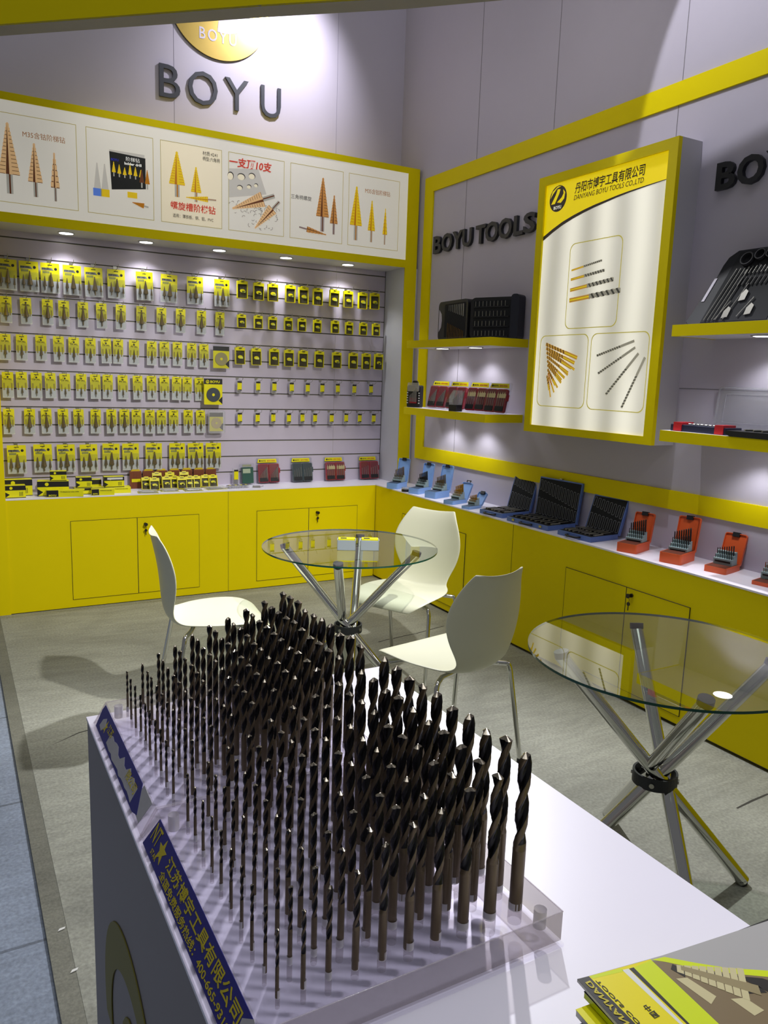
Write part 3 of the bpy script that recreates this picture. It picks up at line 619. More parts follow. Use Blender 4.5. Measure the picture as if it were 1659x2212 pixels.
# saw blade pack and abrasive disc packs
def disc_pack(name, label, x, z, w, h, top, discm, r, dz, torn_=False):
    t = thing(name, label, 'saw blade pack', (x, .235, z))
    g = G(); g.box(-w/2, w/2, -.004, 0, -h/2, h/2-top, 0); g.box(-w/2, w/2, -.004, 0, h/2-top, h/2, 1); g.prism([(w/2, -h/2+.005), (w/2, -h/2+.06), (w/2-.03, -h/2+.03)], -.0046, -.004, 'y', 1); g.build('card', [yprint, kprint], t)
    n = 36; P = []
    for k in range(n):
        a = 2*PI*k/n; P += [(r*math.cos(a), r*math.sin(a)+dz), (r*.93*math.cos(a+.1), r*.93*math.sin(a+.1)+dz)]
    d = G().prism(P, -.0085, -.0055, 'y').build('disc', discm, t)
    G().prism([(r*.2*math.cos(a*PI/8), r*.2*math.sin(a*PI/8)+dz) for a in range(16)], -.0092, -.0086, 'y').build('hub', yprint, d)
    return t
t = disc_pack('saw_blade_pack', 'yellow and black BOYU card with round toothed saw blade on the slat wall', -1.243, 1.442, .135, .186, .04, M('blade_grey', (92, 98, 104), .3, .7), .052, -.022)
text('printed_text', 'BOYU', yprint, .07, .018, .0005, t, TX(-.022, -.0045, .062), bold=.03)
emblem(t, TX(-.042, -.004, .071), .013, yprint, kprint, yprint)
t.location.y = .222
t = disc_pack('grinding_disc_pack', 'clear pack with a flat tan disc above the saw blade card', -1.179, 1.689, .118, .155, .032, M('disc_tan', (150, 140, 92), .5, .2), .048, -.012)
G().prism(rrect(-.064, .064, -.088, .088, .008, 3), -.016, .001, 'y').build('blister', plastic, t)
t = disc_pack('wire_disc_pack', 'clear rounded pack with a gold disc below the saw blade card', -1.217, 1.223, .10, .135, .03, M('disc_gold', (200, 178, 110), .4, .3), .040, -.008)
G().prism(rrect(-.062, .062, -.080, .080, .014, 4)[0:0] or rrect(-.062, .062, -.082, .084, .014, 4), -.018, .001, 'y').build('blister', plastic2, t)

# ------------------------------------------------------------------ goods on the back worktop
def carton(label, x0, x1, yf, z, h, d, rz=0, art=0, long=False):
    w = x1-x0; t = thing('product_carton', label, 'carton', ((x0+x1)/2, yf, z), rz, 'yellow and black cartons on the worktop')
    G().box(-w/2, w/2, 0, d, 0, h).build('box', yprint2 if not art else yprint2, t, bevel=.0015)
    g = G()
    if long: g.box(-w/2+.0005, -w/2+w*.32, -.0008, 0, .003, h-.001)
    else:
        g.box(-w/2, w/2, -.0008, 0, h*.62, h-.001); g.box(-w/2-.0006, -w/2, 0, d, 0, h); g.prism([(-w/2, .002), (-w/2, h*.5), (-w/2+h*.35, h*.28)], -.0008, 0, 'y')
        for k in range(3): g.box(w*.2+k*.008, w*.2+k*.008+.003, -.0008, 0, h*.15, h*.48)
        g.box(-w/2, w/2, -.0008, 0, 0, .004)
    g.build('printed_band', kprint, t)
    if long:
        text('printed_text', 'BOYU', yprint2, w*.2, h*.22, .0004, t, TX(-w/2+w*.06, -.0009, h*.15), bold=.03)
        text('printed_text', 'Professional twist drills', kprint, w*.5, h*.14, .0004, t, TX(-w/2+w*.38, -.0003, h*.66), bold=.02)
    else:
        G().prism([(-w*.2+h*.12*math.cos(a*PI/6), h*.80+h*.12*math.sin(a*PI/6)) for a in range(12)], -.0014, -.0008, 'y').build('printed_emblem', yprint2, t)
    return t
B = .75
carton('yellow and black carton at the left end of the worktop, in front', -2.643, -2.522, .045, B, .080, .07)
carton('large black and yellow carton behind the leftmost small one', -2.638, -2.475, .125, B, .107, .07)
carton('wide black and yellow carton with one small carton on its top', -2.452, -2.262, .060, B, .098, .09, -.12)
carton('small carton standing on top of the wide carton', -2.372, -2.272, .075, B+.0985, .062, .06, -.1)
carton('long flat yellow carton with a black BOYU end at the worktop edge', -2.404, -2.182, .005, B, .046, .045, -.12, long=True)
carton('long flat carton behind, carrying the black and yellow cube', -2.225, -2.035, .075, B, .044, .08, .0)
carton('cube carton stacked on the flat carton, tilted slightly', -2.212, -2.115, .085, B+.0445, .070, .06, -.05)
carton('shorter long flat carton in front, second from the left edge', -2.128, -1.985, .010, B, .043, .04, -.06, long=True)
carton('long flat yellow carton under the white striped carton', -2.03, -1.865, .075, B, .040, .09, -.05, long=True)
t = carton('carton with a white strip stacked on the rightmost flat carton', -2.035, -1.905, .085, B+.0405, .072, .06, -.02)
G().box(-.045, .055, -.0016, -.0008, .052, .066).build('white_strip', wprint, t)
carton('dark carton half hidden between the stacked ones', -2.14, -2.04, .17, B, .085, .06)
def pack_copper():
    t = thing('copper_drill_pack', '', 'drill pack', (0, 0, 0))
    g = G(); w, h = .080, .125; g.box(-w/2, w/2, -.018, 0, 0, h)
    for i in range(14): x = -w/2+.004+i*.0055; g.cyl((x, -.0185, .004), (x, -.0185, h-.006), .0019, n=5, m=0)
    g.build('drill_row', copperp, t); G().prism([(-w*.4, h), (w*.4, h), (w*.3, h+.012), (-w*.3, h+.012)], -.018, -.002, 'y').build('hang_tab', M('tab_amber', (214, 184, 20), .4), t)
    G().box(-w*.36, w*.4, -.0225, -.0205, h*.38, h*.56).build('printed_label', yprint, t); return t
pc = pack_copper()
for i, x in enumerate((-1.795, -1.705, -1.615, -1.522, -1.432, -1.343, -1.254)):
    put(pc, (x, .268, B), 0, 'copper coloured drill pack standing against the wall, %s from the left' % ORD[i], 'copper drill packs on the worktop')
ys_ = mk_set(.066, .085)
for i, (x, y, zz) in enumerate(((-1.737, .165, 0), (-1.694, .12, 0), (-1.595, .175, 0), (-1.54, .182, 0), (-1.50, .125, 0), (-1.436, .15, 0), (-1.39, .155, 0), (-1.31, .185, 0), (-1.262, .172, 0), (-1.65, .235, 0), (-1.56, .235, 0), (-1.455, .235, 0))):
    o = put(ys_, (x, y+.028, B+.084+(.022 if i > 8 else 0)), random.uniform(-.1, .1), ('small yellow framed drill set leaning on the worktop, %s in the front line' % ORD[i]) if i < 9 else 'small yellow framed drill set behind the front line, %s of three' % ORD[i-9], 'small yellow drill sets on the worktop')
    o.rotation_euler[0] = -.22
def flatpack(label, x, y, rz, w=.125, d=.09):
    t = thing('flat_blister_pack', label, 'blister pack', (x, y, B), rz, 'blister packs lying at the worktop edge')
    G().box(-w/2, w/2, -d/2, d/2, 0, .0015).build('card', M('flat_card', (190, 186, 90), .4), t); G().prism(rrect(-w*.44, w*.44, -d*.42, d*.42, .012, 4), .0016, .016, 'z').build('blister', plastic2, t)
    g = G(); 
    for k in range(4): g.cyl((-w*.3, -d*.25+k*d*.16, .006), (w*.3, -d*.25+k*d*.16, .006), .0028, n=6)
    g.build('bit_row', steel, t)
flatpack('flat clear blister pack at the worktop edge, leftmost', -1.755, .055, -.12, .135, .10)
flatpack('flat clear blister pack beside the leftmost one', -1.60, .085, -.12, .125, .09)
flatpack('flat clear blister pack overhanging in the middle', -1.44, .06, -.05, .13, .09)
flatpack('flat yellow blister pack beside the cabinet joint', -1.265, .09, .1, .15, .09)
t = thing('bit_tube', 'narrow clear tube with yellow label standing before the green case', 'bit pack', (-1.07, .25, B))
G().box(-.021, .021, -.03, 0, 0, .125).build('clear_tube', plastic2, t); G().box(-.016, .016, -.0318, -.0302, .045, .105, 0).box(-.016, .016, -.0318, -.0302, .105, .118, 1).build('printed_label', [yprint, kprint], t); G().box(-.015, .015, -.025, -.006, .004, .06).build('bit_row', kbit, t)
t = thing('green_bit_case', 'dark green case in a clear pack on the worktop', 'bit case', (-.975, .255, B), 0.05); t.rotation_euler[0] = -.12
G().prism(rrect(-.055, .055, 0, .158, .008), -.032, 0, 'y').build('blister', plastic, t); g = G(); g.prism(rrect(-.042, .046, .008, .13, .006), -.028, -.003, 'y'); g.build('case', greencase, t)
G().box(-.038, .022, -.0295, -.0282, .085, .118).build('printed_label', M('label_pale', (170, 182, 150), .5), t); G().box(-.04, .03, -.031, -.0285, .134, .150).build('header_card', M('header_pale', (150, 152, 120), .5), t)
bt = thing('screwdriver_bit_pile', 'row of small clear bit tubes lying on the worktop edge', 'bit pack', (-1.10, .10, B), .1)
for i in range(8):
    k = G(); k.box(-.009, .009, -.035, .035, 0, .018); o = k.build('tube', plastic2, bt, loc=(-.07+i*.0205, random.uniform(-.004, .004), 0), rot=(0, 0, random.uniform(-.15, .15)))
    G().box(-.006, .006, .004, .03, .0185, .0195).build('printed_label', yprint if i % 2 else kprint, o)
t = tag(G().box(-.012, .012, -.028, .028, 0, .014).cyl((.0, -.028, .007), (.05, -.05, .007), .002, n=6).build('loose_bit', steel, loc=(-.965, .068, B), rot=(0, 0, 1.2)), 'single loose bit lying right of the bit tubes', 'bit')

def clamshell(label, loc, rz, col, kind, group, w=.185, h=.195, lean=-.16):
    """clear clamshell: yellow header card over an opened two-half case with bits"""
    t = thing('drill_set_clamshell', label, 'drill set', loc, rz, group); t.rotation_euler = (lean, 0, rz)
    G().prism(rrect(-w/2, w/2, 0, h, .010), -.006, 0, 'y').prism(rrect(-w*.47, w*.47, .004, h*.80, .014), -.034, -.0065, 'y').build('blister', plastic, t)
    hd_ = G().prism([(-w*.45, h*.82), (w*.40, h*.82), (w*.37, h*.965), (-w*.40, h*.965)], -.009, -.0062, 'y').build('header_card', yprint, t)
    text('printed_text', 'BOYU', kprint, w*.2, h*.05, .0005, hd_, TX(-w*.28, -.0092, h*.865), bold=.03)
    text('printed_text', 'BOYU TOOLS', rprint, w*.34, h*.05, .0005, hd_, TX(-w*.02, -.0092, h*.865), bold=.03)
    G().prism([(-w*.34+.007*math.cos(a*PI/6), h*.89+.007*math.sin(a*PI/6)) for a in range(12)], -.0096, -.009, 'y').build('printed_emblem', kprint, hd_)
    for k, (a, b) in enumerate(((-w*.45, -w*.01), (w*.01, w*.45))):
        c = G().prism(rrect(a, b, .006, h*.77, .012), -.030, -.008, 'y', 0); cs = c.build('case_half', col, t, bevel=.002)
        gg = G(); gg.prism(rrect(a+.006, b-.006, .012, h*.74, .008), -.0306, -.0302, 'y', 0); gg.box(a+.008, b-.008, -.036, -.0306, .014, h*.22, 1); gg.build('tray', [M('tray_'+col.name, tuple(int(255*(v**.45)*.75) for v in col.node_tree.nodes['Principled BSDF'].inputs['Base Color'].default_value[:3]), .5), black], cs)
        q = G(); n = 7 if kind == 'drills' else 4
        for i in range(n):
            x = a+.014+(b-a-.028)*i/(n-1)
            if kind == 'drills': q.cyl((x, -.033, .03), (x, -.033, h*(.34+.05*i)), .0012+.0004*i, n=6, m=0)
            elif kind == 'masonry': q.cyl((x, -.033, .02), (x, -.033, h*(.5+.03*i)), .0022, n=6, m=0)
            else:
                q.cyl((x, -.033, .02), (x, -.033, h*.48), .0017, n=6, m=0); ww = .005+.0022*i
                q.prism([(x-ww, h*.48), (x+ww, h*.48), (x+ww, h*.60), (x+ww*.3, h*.62), (x, h*.68), (x-ww*.3, h*.62), (x-ww, h*.60)], -.0345, -.032, 'y', 1)
        q.build('bit_row', [steel, M('spade_bit', (206, 194, 150), .3, .6)], cs)
    G().box(w*.44, w*.50, -.026, -.012, h*.40, h*.60).build('latch', col, t)
    return t
GC = 'clamshell drill sets on the back worktop'
clamshell('red two-half drill set in clear pack, leftmost on the back worktop', (-.80, .262, B), -.02, redcase, 'drills', GC)
clamshell('grey-green drill set in clear pack, second of the row', (-.52, .262, B), .02, teal, 'masonry', GC)
clamshell('red spade bit set in clear pack, third of the row', (-.235, .262, B), .0, redcase, 'spade', GC)
clamshell('red masonry bit set in clear pack nearest the corner post', (.075, .262, B), .0, redcase, 'masonry', GC)
GC2 = 'clamshell drill sets on the lower shelf'
for i, (y, k) in enumerate(((-.61, 'drills'), (-.845, 'drills'), (-1.08, 'spade'), (-1.295, 'spade'))):
    clamshell('red case clamshell on the lower shelf, %s from the corner' % ORD[i], (.15, y-.01, 1.3768), -PI/2+.26, redcase, k, GC2, .180, .205, -.24)
# black round-topped drill box on lower shelf
t = thing('drill_index_box', 'black upright drill box with red drill holder at the shelf end', 'drill box', (.085, -.435, 1.3768), -PI/2+.4)
g = G(); g.prism(rrect(-.058, .058, 0, .16, .012), -.045, 0, 'y'); g.build('box', black, t, bevel=.003)
G().prism([(-.025, .16), (.025, .16), (.022, .185), (.012, .192), (-.012, .192), (-.022, .185)], -.03, -.018, 'y').build('handle', black, t)
G().prism(rrect(-.050, .050, .115, .178, .008), -.052, -.046, 'y').build('clear_lid', plastic2, t)
g = G(); g.box(-.032, .032, -.05, -.0455, .03, .07, 0); 
for i in range(8): g.cyl((-.03+i*.0085, -.0505, .04), (-.03+i*.0085, -.0505, .085+.007*i), .002+.0002*i, n=6, m=1)
for s in (-1, 1):
    for k in range(5): g.box(s*.052-.006, s*.052+.006, -.0465, -.0448, .028+k*.018, .036+k*.018, 2)
g.build('drill_row', [redcase, steel, wprint], t)
# small clear stand box
t = thing('drill_stand_box', 'small clear box with black base in front of the clamshells', 'drill box', (.045, -1.0, 1.3768), -PI/2+.2)
G().box(-.035, .035, -.03, .03, 0, .045).build('base', black, t, bevel=.003); g = G()
for i in range(6): g.cyl((-.025+.01*i, 0, .045), (-.025+.01*i, 0, .08+.008*i), .003, n=8)
g.build('drill_row', kbit, t); G().prism([(-.034, .045), (.034, .045), (.034, .14), (.0, .14), (-.034, .10)], -.028, .028, 'y').build('clear_lid', plastic2, t)

# open black tool case standing on upper left shelf
t = thing('open_tool_case', 'open black bit case standing on the upper shelf left of the light box', 'tool case', (.12, -1.03, 1.8528), -PI/2)
for s, name in ((-1, 'case_half'), (1, 'case_half')):
    T = Matrix.Translation((0, 0, 0)) @ Matrix.Rotation(math.radians(-4 if s < 0 else 24), 4, 'Z')
    w, h = (.40 if s < 0 else .36), .262; g = G()
    P = rrect(s*.006 if s > 0 else -w, w if s > 0 else -.006, 0, h, .035)
    g.prism(P, -.03, .02, 'y', 0, T)
    g.prism(rrect(s*.03 if s > 0 else -w+.09, w-.05 if s > 0 else -.03, .02, h-.02, .01), -.0312, -.03, 'y', 1, T)
    hf = g.build(name, [black, foam], t)
    q = G()
    if s < 0:
        for i in range(9): q.cyl((-.245+i*.024, -.034, h-.03), (-.245+i*.024, -.034, h-.065-.006*i), .003+.0003*i, n=6, T=T, m=0)
        for i in range(11): q.cyl((-.26+i*.021, -.034, .01), (-.26+i*.021, -.034, .115-.006*i), .0016, n=6, T=T, m=1)
    else:
        for r in range(4):
            for i in range(9): q.cyl((.045+i*.027, -.034, .02+r*.062), (.045+i*.027, -.034, .052+r*.062), .0022, n=6, T=T, m=0)
            q.box(.03, w-.07, -.036, -.030, .012+r*.062, .02+r*.062, 2, T)
    q.build('bit_row', [steel, bgold, black], hf)
    if s < 0: G().prism([(-w+.012+.0, .06), (-w+.045, .09), (-w+.052, .135), (-w+.045, .18), (-w+.012, .21)], -.0316, -.0302, 'y', 0, T).build('handle_gap', wallm, hf)
    else: G().prism(rrect(w-.045, w+.01, .0, h+.012, .02), -.06, .03, 'y', 0, T).build('side_cover', M('case_navy', (28, 30, 44), .4), hf)
# large leaning black tool case right of light box
t = thing('open_tool_case', 'large open black tool case leaning on the upper shelf right of the light box', 'tool case', (.10, -2.77, 1.868), -PI/2)
T = Matrix.Rotation(math.radians(-24), 4, 'X')
W_, H_ = .98, .37
g = G(); g.prism([(0, .02), (.02, 0), (W_, 0), (W_, H_), (.14, H_), (.10, H_-.03), (.085, .30), (.075, .24), (.035, .14), (.02, .08)], 0, .05, 'y', 0, T)
bd = g.build('case_half', M('case_charcoal', (30, 32, 37), .6, spec=.25), t, bevel=.004)
g = G(); g.prism([(.085, .012), (.42, .012), (.44, H_-.012), (.155, H_-.012)], -.0015, 0, 'y', 0, T); g.prism([(.44, .012), (W_-.01, .012), (W_-.01, H_-.012), (.47, H_-.012)], -.0015, 0, 'y', 0, T); g.build('tray', foam, bd)
G().prism([(.045, .12), (.06, .12), (.085, .235), (.07, .235)], -.002, -.0003, 'y', 0, T).build('handle_gap', wallm, bd)
q = G()
for i in range(4): q.cyl((.105+.021*i, -.006, .02), (.175+.021*i, -.006, .27), .0022, n=6, T=T, m=0)
for i in range(8): q.cyl((.21+.022*i, -.006, .185), (.222+.022*i, -.006, .225), .0032-.0002*i, n=6, T=T, m=1)
for i in range(9): q.cyl((.225+.02*i, -.006, .24), (.235+.02*i, -.006, .275), .0022, n=6, T=T, m=0)
for x, z in ((.20, .02), (.255, .1), (.31, .03)):
    q.cyl((x-.04 if x != .255 else x-.05, -.006, z if x != .255 else .02), (x+.012, -.006, z+.09), .002, n=6, T=T, m=0); G().prism([(x-.006+0, z+.005), (x+.024, z+.01), (x+.028, z+.05), (x+.012, z+.062), (x-.004, z+.04)], -.008, -.004, 'y', 0, T).build('spade_blade', steel, bd)
for cx, cz, r in ((.215, .31, .032), (.275, .325, .026), (.325, .325, .022)): G().lathe([(r*.8, -.001), (r, -.001), (r, .02), (r*.8, .02), (r*.8, .004), (.001, .004)], 20, 0, T @ Matrix.Translation((cx, 0, cz)) @ Matrix.Rotation(PI/2, 4, 'X')).build('hole_saw', M('saw_black', (24, 24, 27), .7, spec=.2), bd)
for i in range(5): q.cyl((.47+.03*i, -.006, .04), (.485+.03*i, -.006, .10), .002, n=6, T=T, m=0); q.cyl((.50+.03*i, -.006, .15), (.515+.03*i, -.006, .19), .002, n=6, T=T, m=0)
q.build('tool_row', [steel, chrome, kprint], bd)
# items on lower right shelf
t = thing('long_drill_case', 'low navy drill case with red clips on the lower right shelf', 'tool case', (.10, -2.80, 1.3828), -PI/2)
G().box(0, .30, -.06, .05, 0, .032).build('case', M('navy_case', (30, 34, 60), .4), t, bevel=.003)
for x in (.02, .245): G().box(x, x+.045, -.064, .02, .002, .042).build('clip', M('clip_red', (196, 30, 40), .4), t)
g = G(); 
for i in range(7): g.cyl((.08+i*.022, -.03, .034), (.094+i*.022, -.03, .034), .005, n=8)
g.build('bit_row', steel, t)
t = thing('clear_case_lid', 'clear plastic lid standing open against the wall on the lower right shelf', 'tool case', (.282, -2.83, 1.3828), -PI/2)
T = Matrix.Rotation(math.radians(-6), 4, 'X'); G().prism(rrect(.02, .40, .01, .21, .02), -.004, 0, 'y', 0, T).build('lid', plastic2, t); g = G(); outline(g, rrect(.02, .40, .01, .21, .02), .006, -.012, -.004, 0, T); outline(g, rrect(.06, .37, .045, .18, .01), .0025, -.008, -.004, 0, T); g.build('rim', plastic2, t)
t = thing('open_tool_case', 'open flat black tool case at the frame edge on the lower right shelf', 'tool case', (.06, -3.115, 1.3828), -PI/2)
G().prism([(0, .012), (.03, 0), (.60, 0), (.60, .028), (.01, .024)], -.05, .08, 'y').build('base', black, t)
G().prism([(.16, .03), (.60, .03), (.60, .30), (.18, .27)], .112, .135, 'y').build('lid', foam, t); g = G()
for i in range(10): g.cyl((.08+i*.04, -.02, .030), (.10+i*.04, .06, .030), .004, n=6)
g.build('tool_row', steel, t)

# ------------------------------------------------------------------ metal drill boxes on the right worktop
def index_box(label, loc, rz, w, l, h, col, bit, group, lidh=None, tilt=12, tiers=3, thick=.006, blk=.07, tab=False):
    """local: x to the wall (hinge side), y across; open lid stands at the hinge"""
    t = thing('metal_drill_box', label, 'drill box', loc, rz, group)
    g = G(); g.prism(rrect(0, l, -w/2, w/2, .008, 3), 0, h, 'z', 0); base = g.build('box', col, t)
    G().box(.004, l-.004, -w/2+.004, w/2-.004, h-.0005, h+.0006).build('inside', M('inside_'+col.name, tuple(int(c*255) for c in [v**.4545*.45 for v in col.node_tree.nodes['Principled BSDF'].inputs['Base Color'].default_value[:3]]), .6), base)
    g = G(); frame = G(); 
    lidh = lidh or l; T = Matrix.Translation((l, 0, h*.7)) @ Matrix.Rotation(math.radians(tilt), 4, 'Y')
    g.prism(rrect(-w/2, w/2, 0, lidh, .010, 4), -.002, thick, 'x', 0, T)
    lid = g.build('lid', col, t)
    outl = rrect(-w/2, w/2, 0, lidh, .010, 4); g = G(); Q = [(p[0]*.94, lidh/2+(p[1]-lidh/2)*.955) for p in outl]
    for i in range(len(outl)): 
        j = (i+1) % len(outl); a, b, c, d_ = outl[i], outl[j], Q[j], Q[i]
        g.add([(-.010, a[0], a[1]), (-.010, b[0], b[1]), (-.010, c[0], c[1]), (-.010, d_[0], d_[1]), (-.002, a[0], a[1]), (-.002, b[0], b[1]), (-.002, c[0], c[1]), (-.002, d_[0], d_[1])], [(0,1,2,3), (4,7,6,5), (0,4,5,1), (2,6,7,3)], 0, T)
    g.build('lid_rim', col, lid)
    g = G(); 
    if tab: outlp = [(-.016, lidh), (.016, lidh), (.018, lidh+.020), (-.018, lidh+.020)]; outline(g, [(a, b) for a, b in outlp], .005, -.003, .003, 0, T @ Matrix.Rotation(PI/2, 4, 'Z'))
    else: g.box(-.014, .008, -.016, .016, lidh-.016, lidh+.005, 0, T)
    g.build('latch', black, lid)
    # drill holder: stepped block
    bw = w*.84; T2 = Matrix.Translation((l*.50, 0, h*.45)) @ Matrix.Rotation(math.radians(-6), 4, 'Y')
    g = G(); g.prism([(0, 0), (l*.36, 0), (l*.36, blk), (l*.24, blk), (l*.24, blk*.82), (l*.12, blk*.82), (l*.12, blk*.62), (0, blk*.62)], -bw/2, bw/2, 'y', 0, T2)
    hb = g.build('holder', holder, t)
    g = G(); g.box(-.001, 0, -bw*.42, bw*.42, blk*.38, blk*.50, 0, T2)
    for i in range(6): g.box(-.001, 0, -bw*.25+i*bw*.09, -bw*.25+i*bw*.09+.003, blk*.12, blk*.20, 0, T2)
    g.build('size_marks', kprint, hb)
    q = G(); n = 8
    for r in range(tiers):
        zb = blk*(.62, .82, 1.0)[r]; x = l*(.06, .18, .30)[r]
        for i in range(n):
            y = -bw*.43+bw*.86*i/(n-1); L = (.022, .038, .055)[r]*(1.15-.07*i)*blk/.07; rr = (.0017, .0026, .0036)[r]*(1.2-.05*i)
            q.cyl((x, y, zb), (x, y, zb+L), rr, rr*.9, n=6, T=T2); q.cyl((x, y, zb+L), (x, y, zb+L+rr*1.6), rr*1.1, 0.0003, n=6, T=T2)
    q.build('drill_row', bit, hb)
    return t
GB = 'blue metal drill boxes on the right worktop'
index_box('large blue metal drill box nearest the corner, with brown drills', (-.005, -.272, B), .60, .095, .175, .044, bluebox, M('brown_bit', (110, 84, 50), .35, .6), GB, .19, 14)
index_box('blue metal drill box with black drills, second from the corner', (.02, -.545, B), .46, .090, .180, .042, bluebox, kbit, GB, .185, 12)
index_box('blue metal drill box with bronze drills, third from the corner', (.03, -.755, B), .38, .098, .180, .048, bluebox, M('bronze_bit', (104, 88, 64), .35, .6), GB, .19, 12)
index_box('medium blue drill box with gold drills and a hanger tab', (.005, -1.024, B), .32, .084, .165, .026, bluebox, bgold, GB, .125, 28, blk=.060, tab=True)
index_box('smallest blue drill box with a few gold drills', (.008, -1.224, B), .30, .070, .135, .018, bluebox, bgold, GB, .10, 38, tiers=2, blk=.055)
GO = 'orange metal drill boxes on the right worktop'
index_box('orange drill box beside the smallest black-lined blue case', (.035, -2.600, B), .33, .105, .170, .046, orange, kbit, GO, .155, 14)
index_box('orange drill box, middle one, with the tallest open lid', (.055, -2.858, B), .30, .108, .170, .050, orange, kbit, GO, .175, 12)
index_box('orange drill box with pale grey holder and shallow base', (.105, -3.072, B), .22, .104, .150, .028, orange, kbit, GO, .15, 20, tiers=2, blk=.072)
index_box('flat orange drill box cut by the right frame edge', (.10, -3.32, B), .2, .10, .150, .016, orange, M('copper_bit', (150, 84, 50), .35, .7), GO, .12, 30, tiers=2, blk=.065)
t = thing('round_burr_box', 'small round clear box with dark bits between the first two blue boxes', 'bit box', (.030, -.420, B))
G().cyl((0, 0, 0), (0, 0, .018), .032, n=24).build('base', black, t); G().cyl((0, 0, .018), (0, 0, .032), .031, n=24).build('lid', plastic2, t)
def flat_case(label, loc, rz, w, l, lidh, tilt, handle=True, locks=0, rows=2):
    t = thing('blue_drill_case', label, 'drill case', loc, rz, 'blue drill cases with black lining')
    base = G().box(0, l, -w/2, w/2, 0, .028).build('box', bluecase, t, bevel=.002)
    G().box(.006, l-.006, -w/2+.006, w/2-.006, .0275, .0288).build('lining', foam, base)
    g = G(); random.seed(int(w*1000))
    for i in range(16):
        y = -w/2+.02+(w-.04)*i/15; x = l*.12+random.uniform(0, .02); g.prism([(x, y-.006), (x+l*.32, y-.004), (x+l*.32, y+.004), (x, y+.006)], .029, .033+random.uniform(0, .004), 'z', i % 2)
        x = l*.52+random.uniform(0, .015); g.prism([(x, y-.005), (x+l*.34, y-.004), (x+l*.34, y+.005), (x, y+.004)], .029, .034+random.uniform(0, .003), 'z', (i+1) % 2)
    g.build('drill_row', [M('drill_grey', (158, 156, 146), .35, .5), kbit], base)
    T = Matrix.Translation((l, 0, .02)) @ Matrix.Rotation(math.radians(tilt), 4, 'Y')
    lid = G().box(0, .018, -w/2, w/2, 0, lidh, 0, T).build('lid', bluecase, t, bevel=.002)
    G().box(-.001, .0005, -w/2+.007, w/2-.007, .008, lidh-.008, 0, T).build('lining', foam, lid)
    g = G(); n = int(w/.028)
    for r in range(2):
        for i in range(n):
            y = w/2-.02-(w-.04)*i/(n-1); hh = lidh*(.26+.012*i) if r else lidh*(.42-.015*i); z0 = (lidh*.93-hh-.004*i) if r else lidh*.06
            TT = T @ Matrix.Translation((-.0012, y, z0)) @ Matrix.Rotation(-PI/2, 4, 'Z'); outline(g, rrect(-.009, .009, 0, hh, .006, 3), .0022, -.0006, 0, 0, TT)
    g.build('lining_outline', foamline, lid)
    G().box(-.004, .01, -.010, .010, lidh, lidh+.008, 0, T).build('catch', steel, lid)
    if handle: G().tube([(0, -.045, .014), (-.020, -.042, .014), (-.026, -.03, .014), (-.026, .03, .014), (-.020, .042, .014), (0, .045, .014)], .0055, 8).build('handle', black, base)
    for y in ((-w*.33, w*.33) if locks else ()): G().box(-.004, 0, y-.010, y+.010, .009, .022).build('lock', steel, base)
flat_case('medium blue drill case left of the widest one', (.018, -1.487, B), .10, .207, .235, .235, 16)
flat_case('widest blue drill case with two silver locks', (.018, -1.838, B), .06, .350, .225, .245, 8, locks=1)
flat_case('blue drill case between the widest case and the orange boxes', (.028, -2.227, B), .06, .246, .215, .205, 18)

# ------------------------------------------------------------------ glass tables
def glass_table(label, loc, rot, R=.436):
    t = thing('glass_table', label, 'table', loc, rot)
    n = 96; g = G(); P = [(R*math.cos(2*PI*k/n), R*math.sin(2*PI*k/n)) for k in range(n)]
    top = G().add([(x, y, .75) for x, y in P]+[(x, y, .742) for x, y in P], [tuple(range(n)), tuple(range(2*n-1, n-1, -1))]).build('glass_top', glass, t)
    G().add([(x, y, .75) for x, y in P]+[(x, y, .742) for x, y in P], [(k, k+n, (k+1) % n+n, (k+1) % n) for k in range(n)], smooth=True).build('glass_rim', glassedge, top)
    dl = math.radians(9)
    for k in range(4):
        a = k*PI/2; b = a+math.radians(168 if k == 1 else 190)
        p = Vector((.335*math.cos(a), .335*math.sin(a), .728)); q = Vector((.300*math.cos(b), .300*math.sin(b), .012))
        lg = G().cyl(q, p, .022, n=20).build('leg', chrome, t)
        d_ = (p-q).normalized()
        G().cyl(p-d_*.008, p+Vector((0, 0, .014)), .0235, n=20).build('top_pad', rubber, lg); G().cyl(q+d_*.01, q-d_*.0+Vector((0, 0, -.012)), .0225, .016, n=20).build('foot_pad', rubber, lg)
    g = G(); n = 40; rr = [(.071, .308), (.071, .348), (.064, .348), (.064, .308)]
    vs = [(r*math.cos(2*PI*k/n), r*math.sin(2*PI*k/n), z) for r, z in rr for k in range(n)]
    g.add(vs, [(i*n+k, i*n+(k+1) % n, ((i+1) % 4)*n+(k+1) % n, ((i+1) % 4)*n+k) for i in range(4) for k in range(n)], smooth=False)
    cl = g.build('collar', rubber, t)
    for k in range(4):
        a = k*PI/2+.35+PI/4; G().cyl((.071*math.cos(a), .071*math.sin(a), .328), (.075*math.cos(a), .075*math.sin(a), .328), .008, n=14).build('bolt', steel, cl)
    return t
glass_table('round glass table with crossed chrome legs between the white chairs', (-1.212, -1.971, 0), math.radians(54))
glass_table('round glass table with crossed chrome legs at the right, nearest the counter', (-.973, -3.741, 0), math.radians(59))
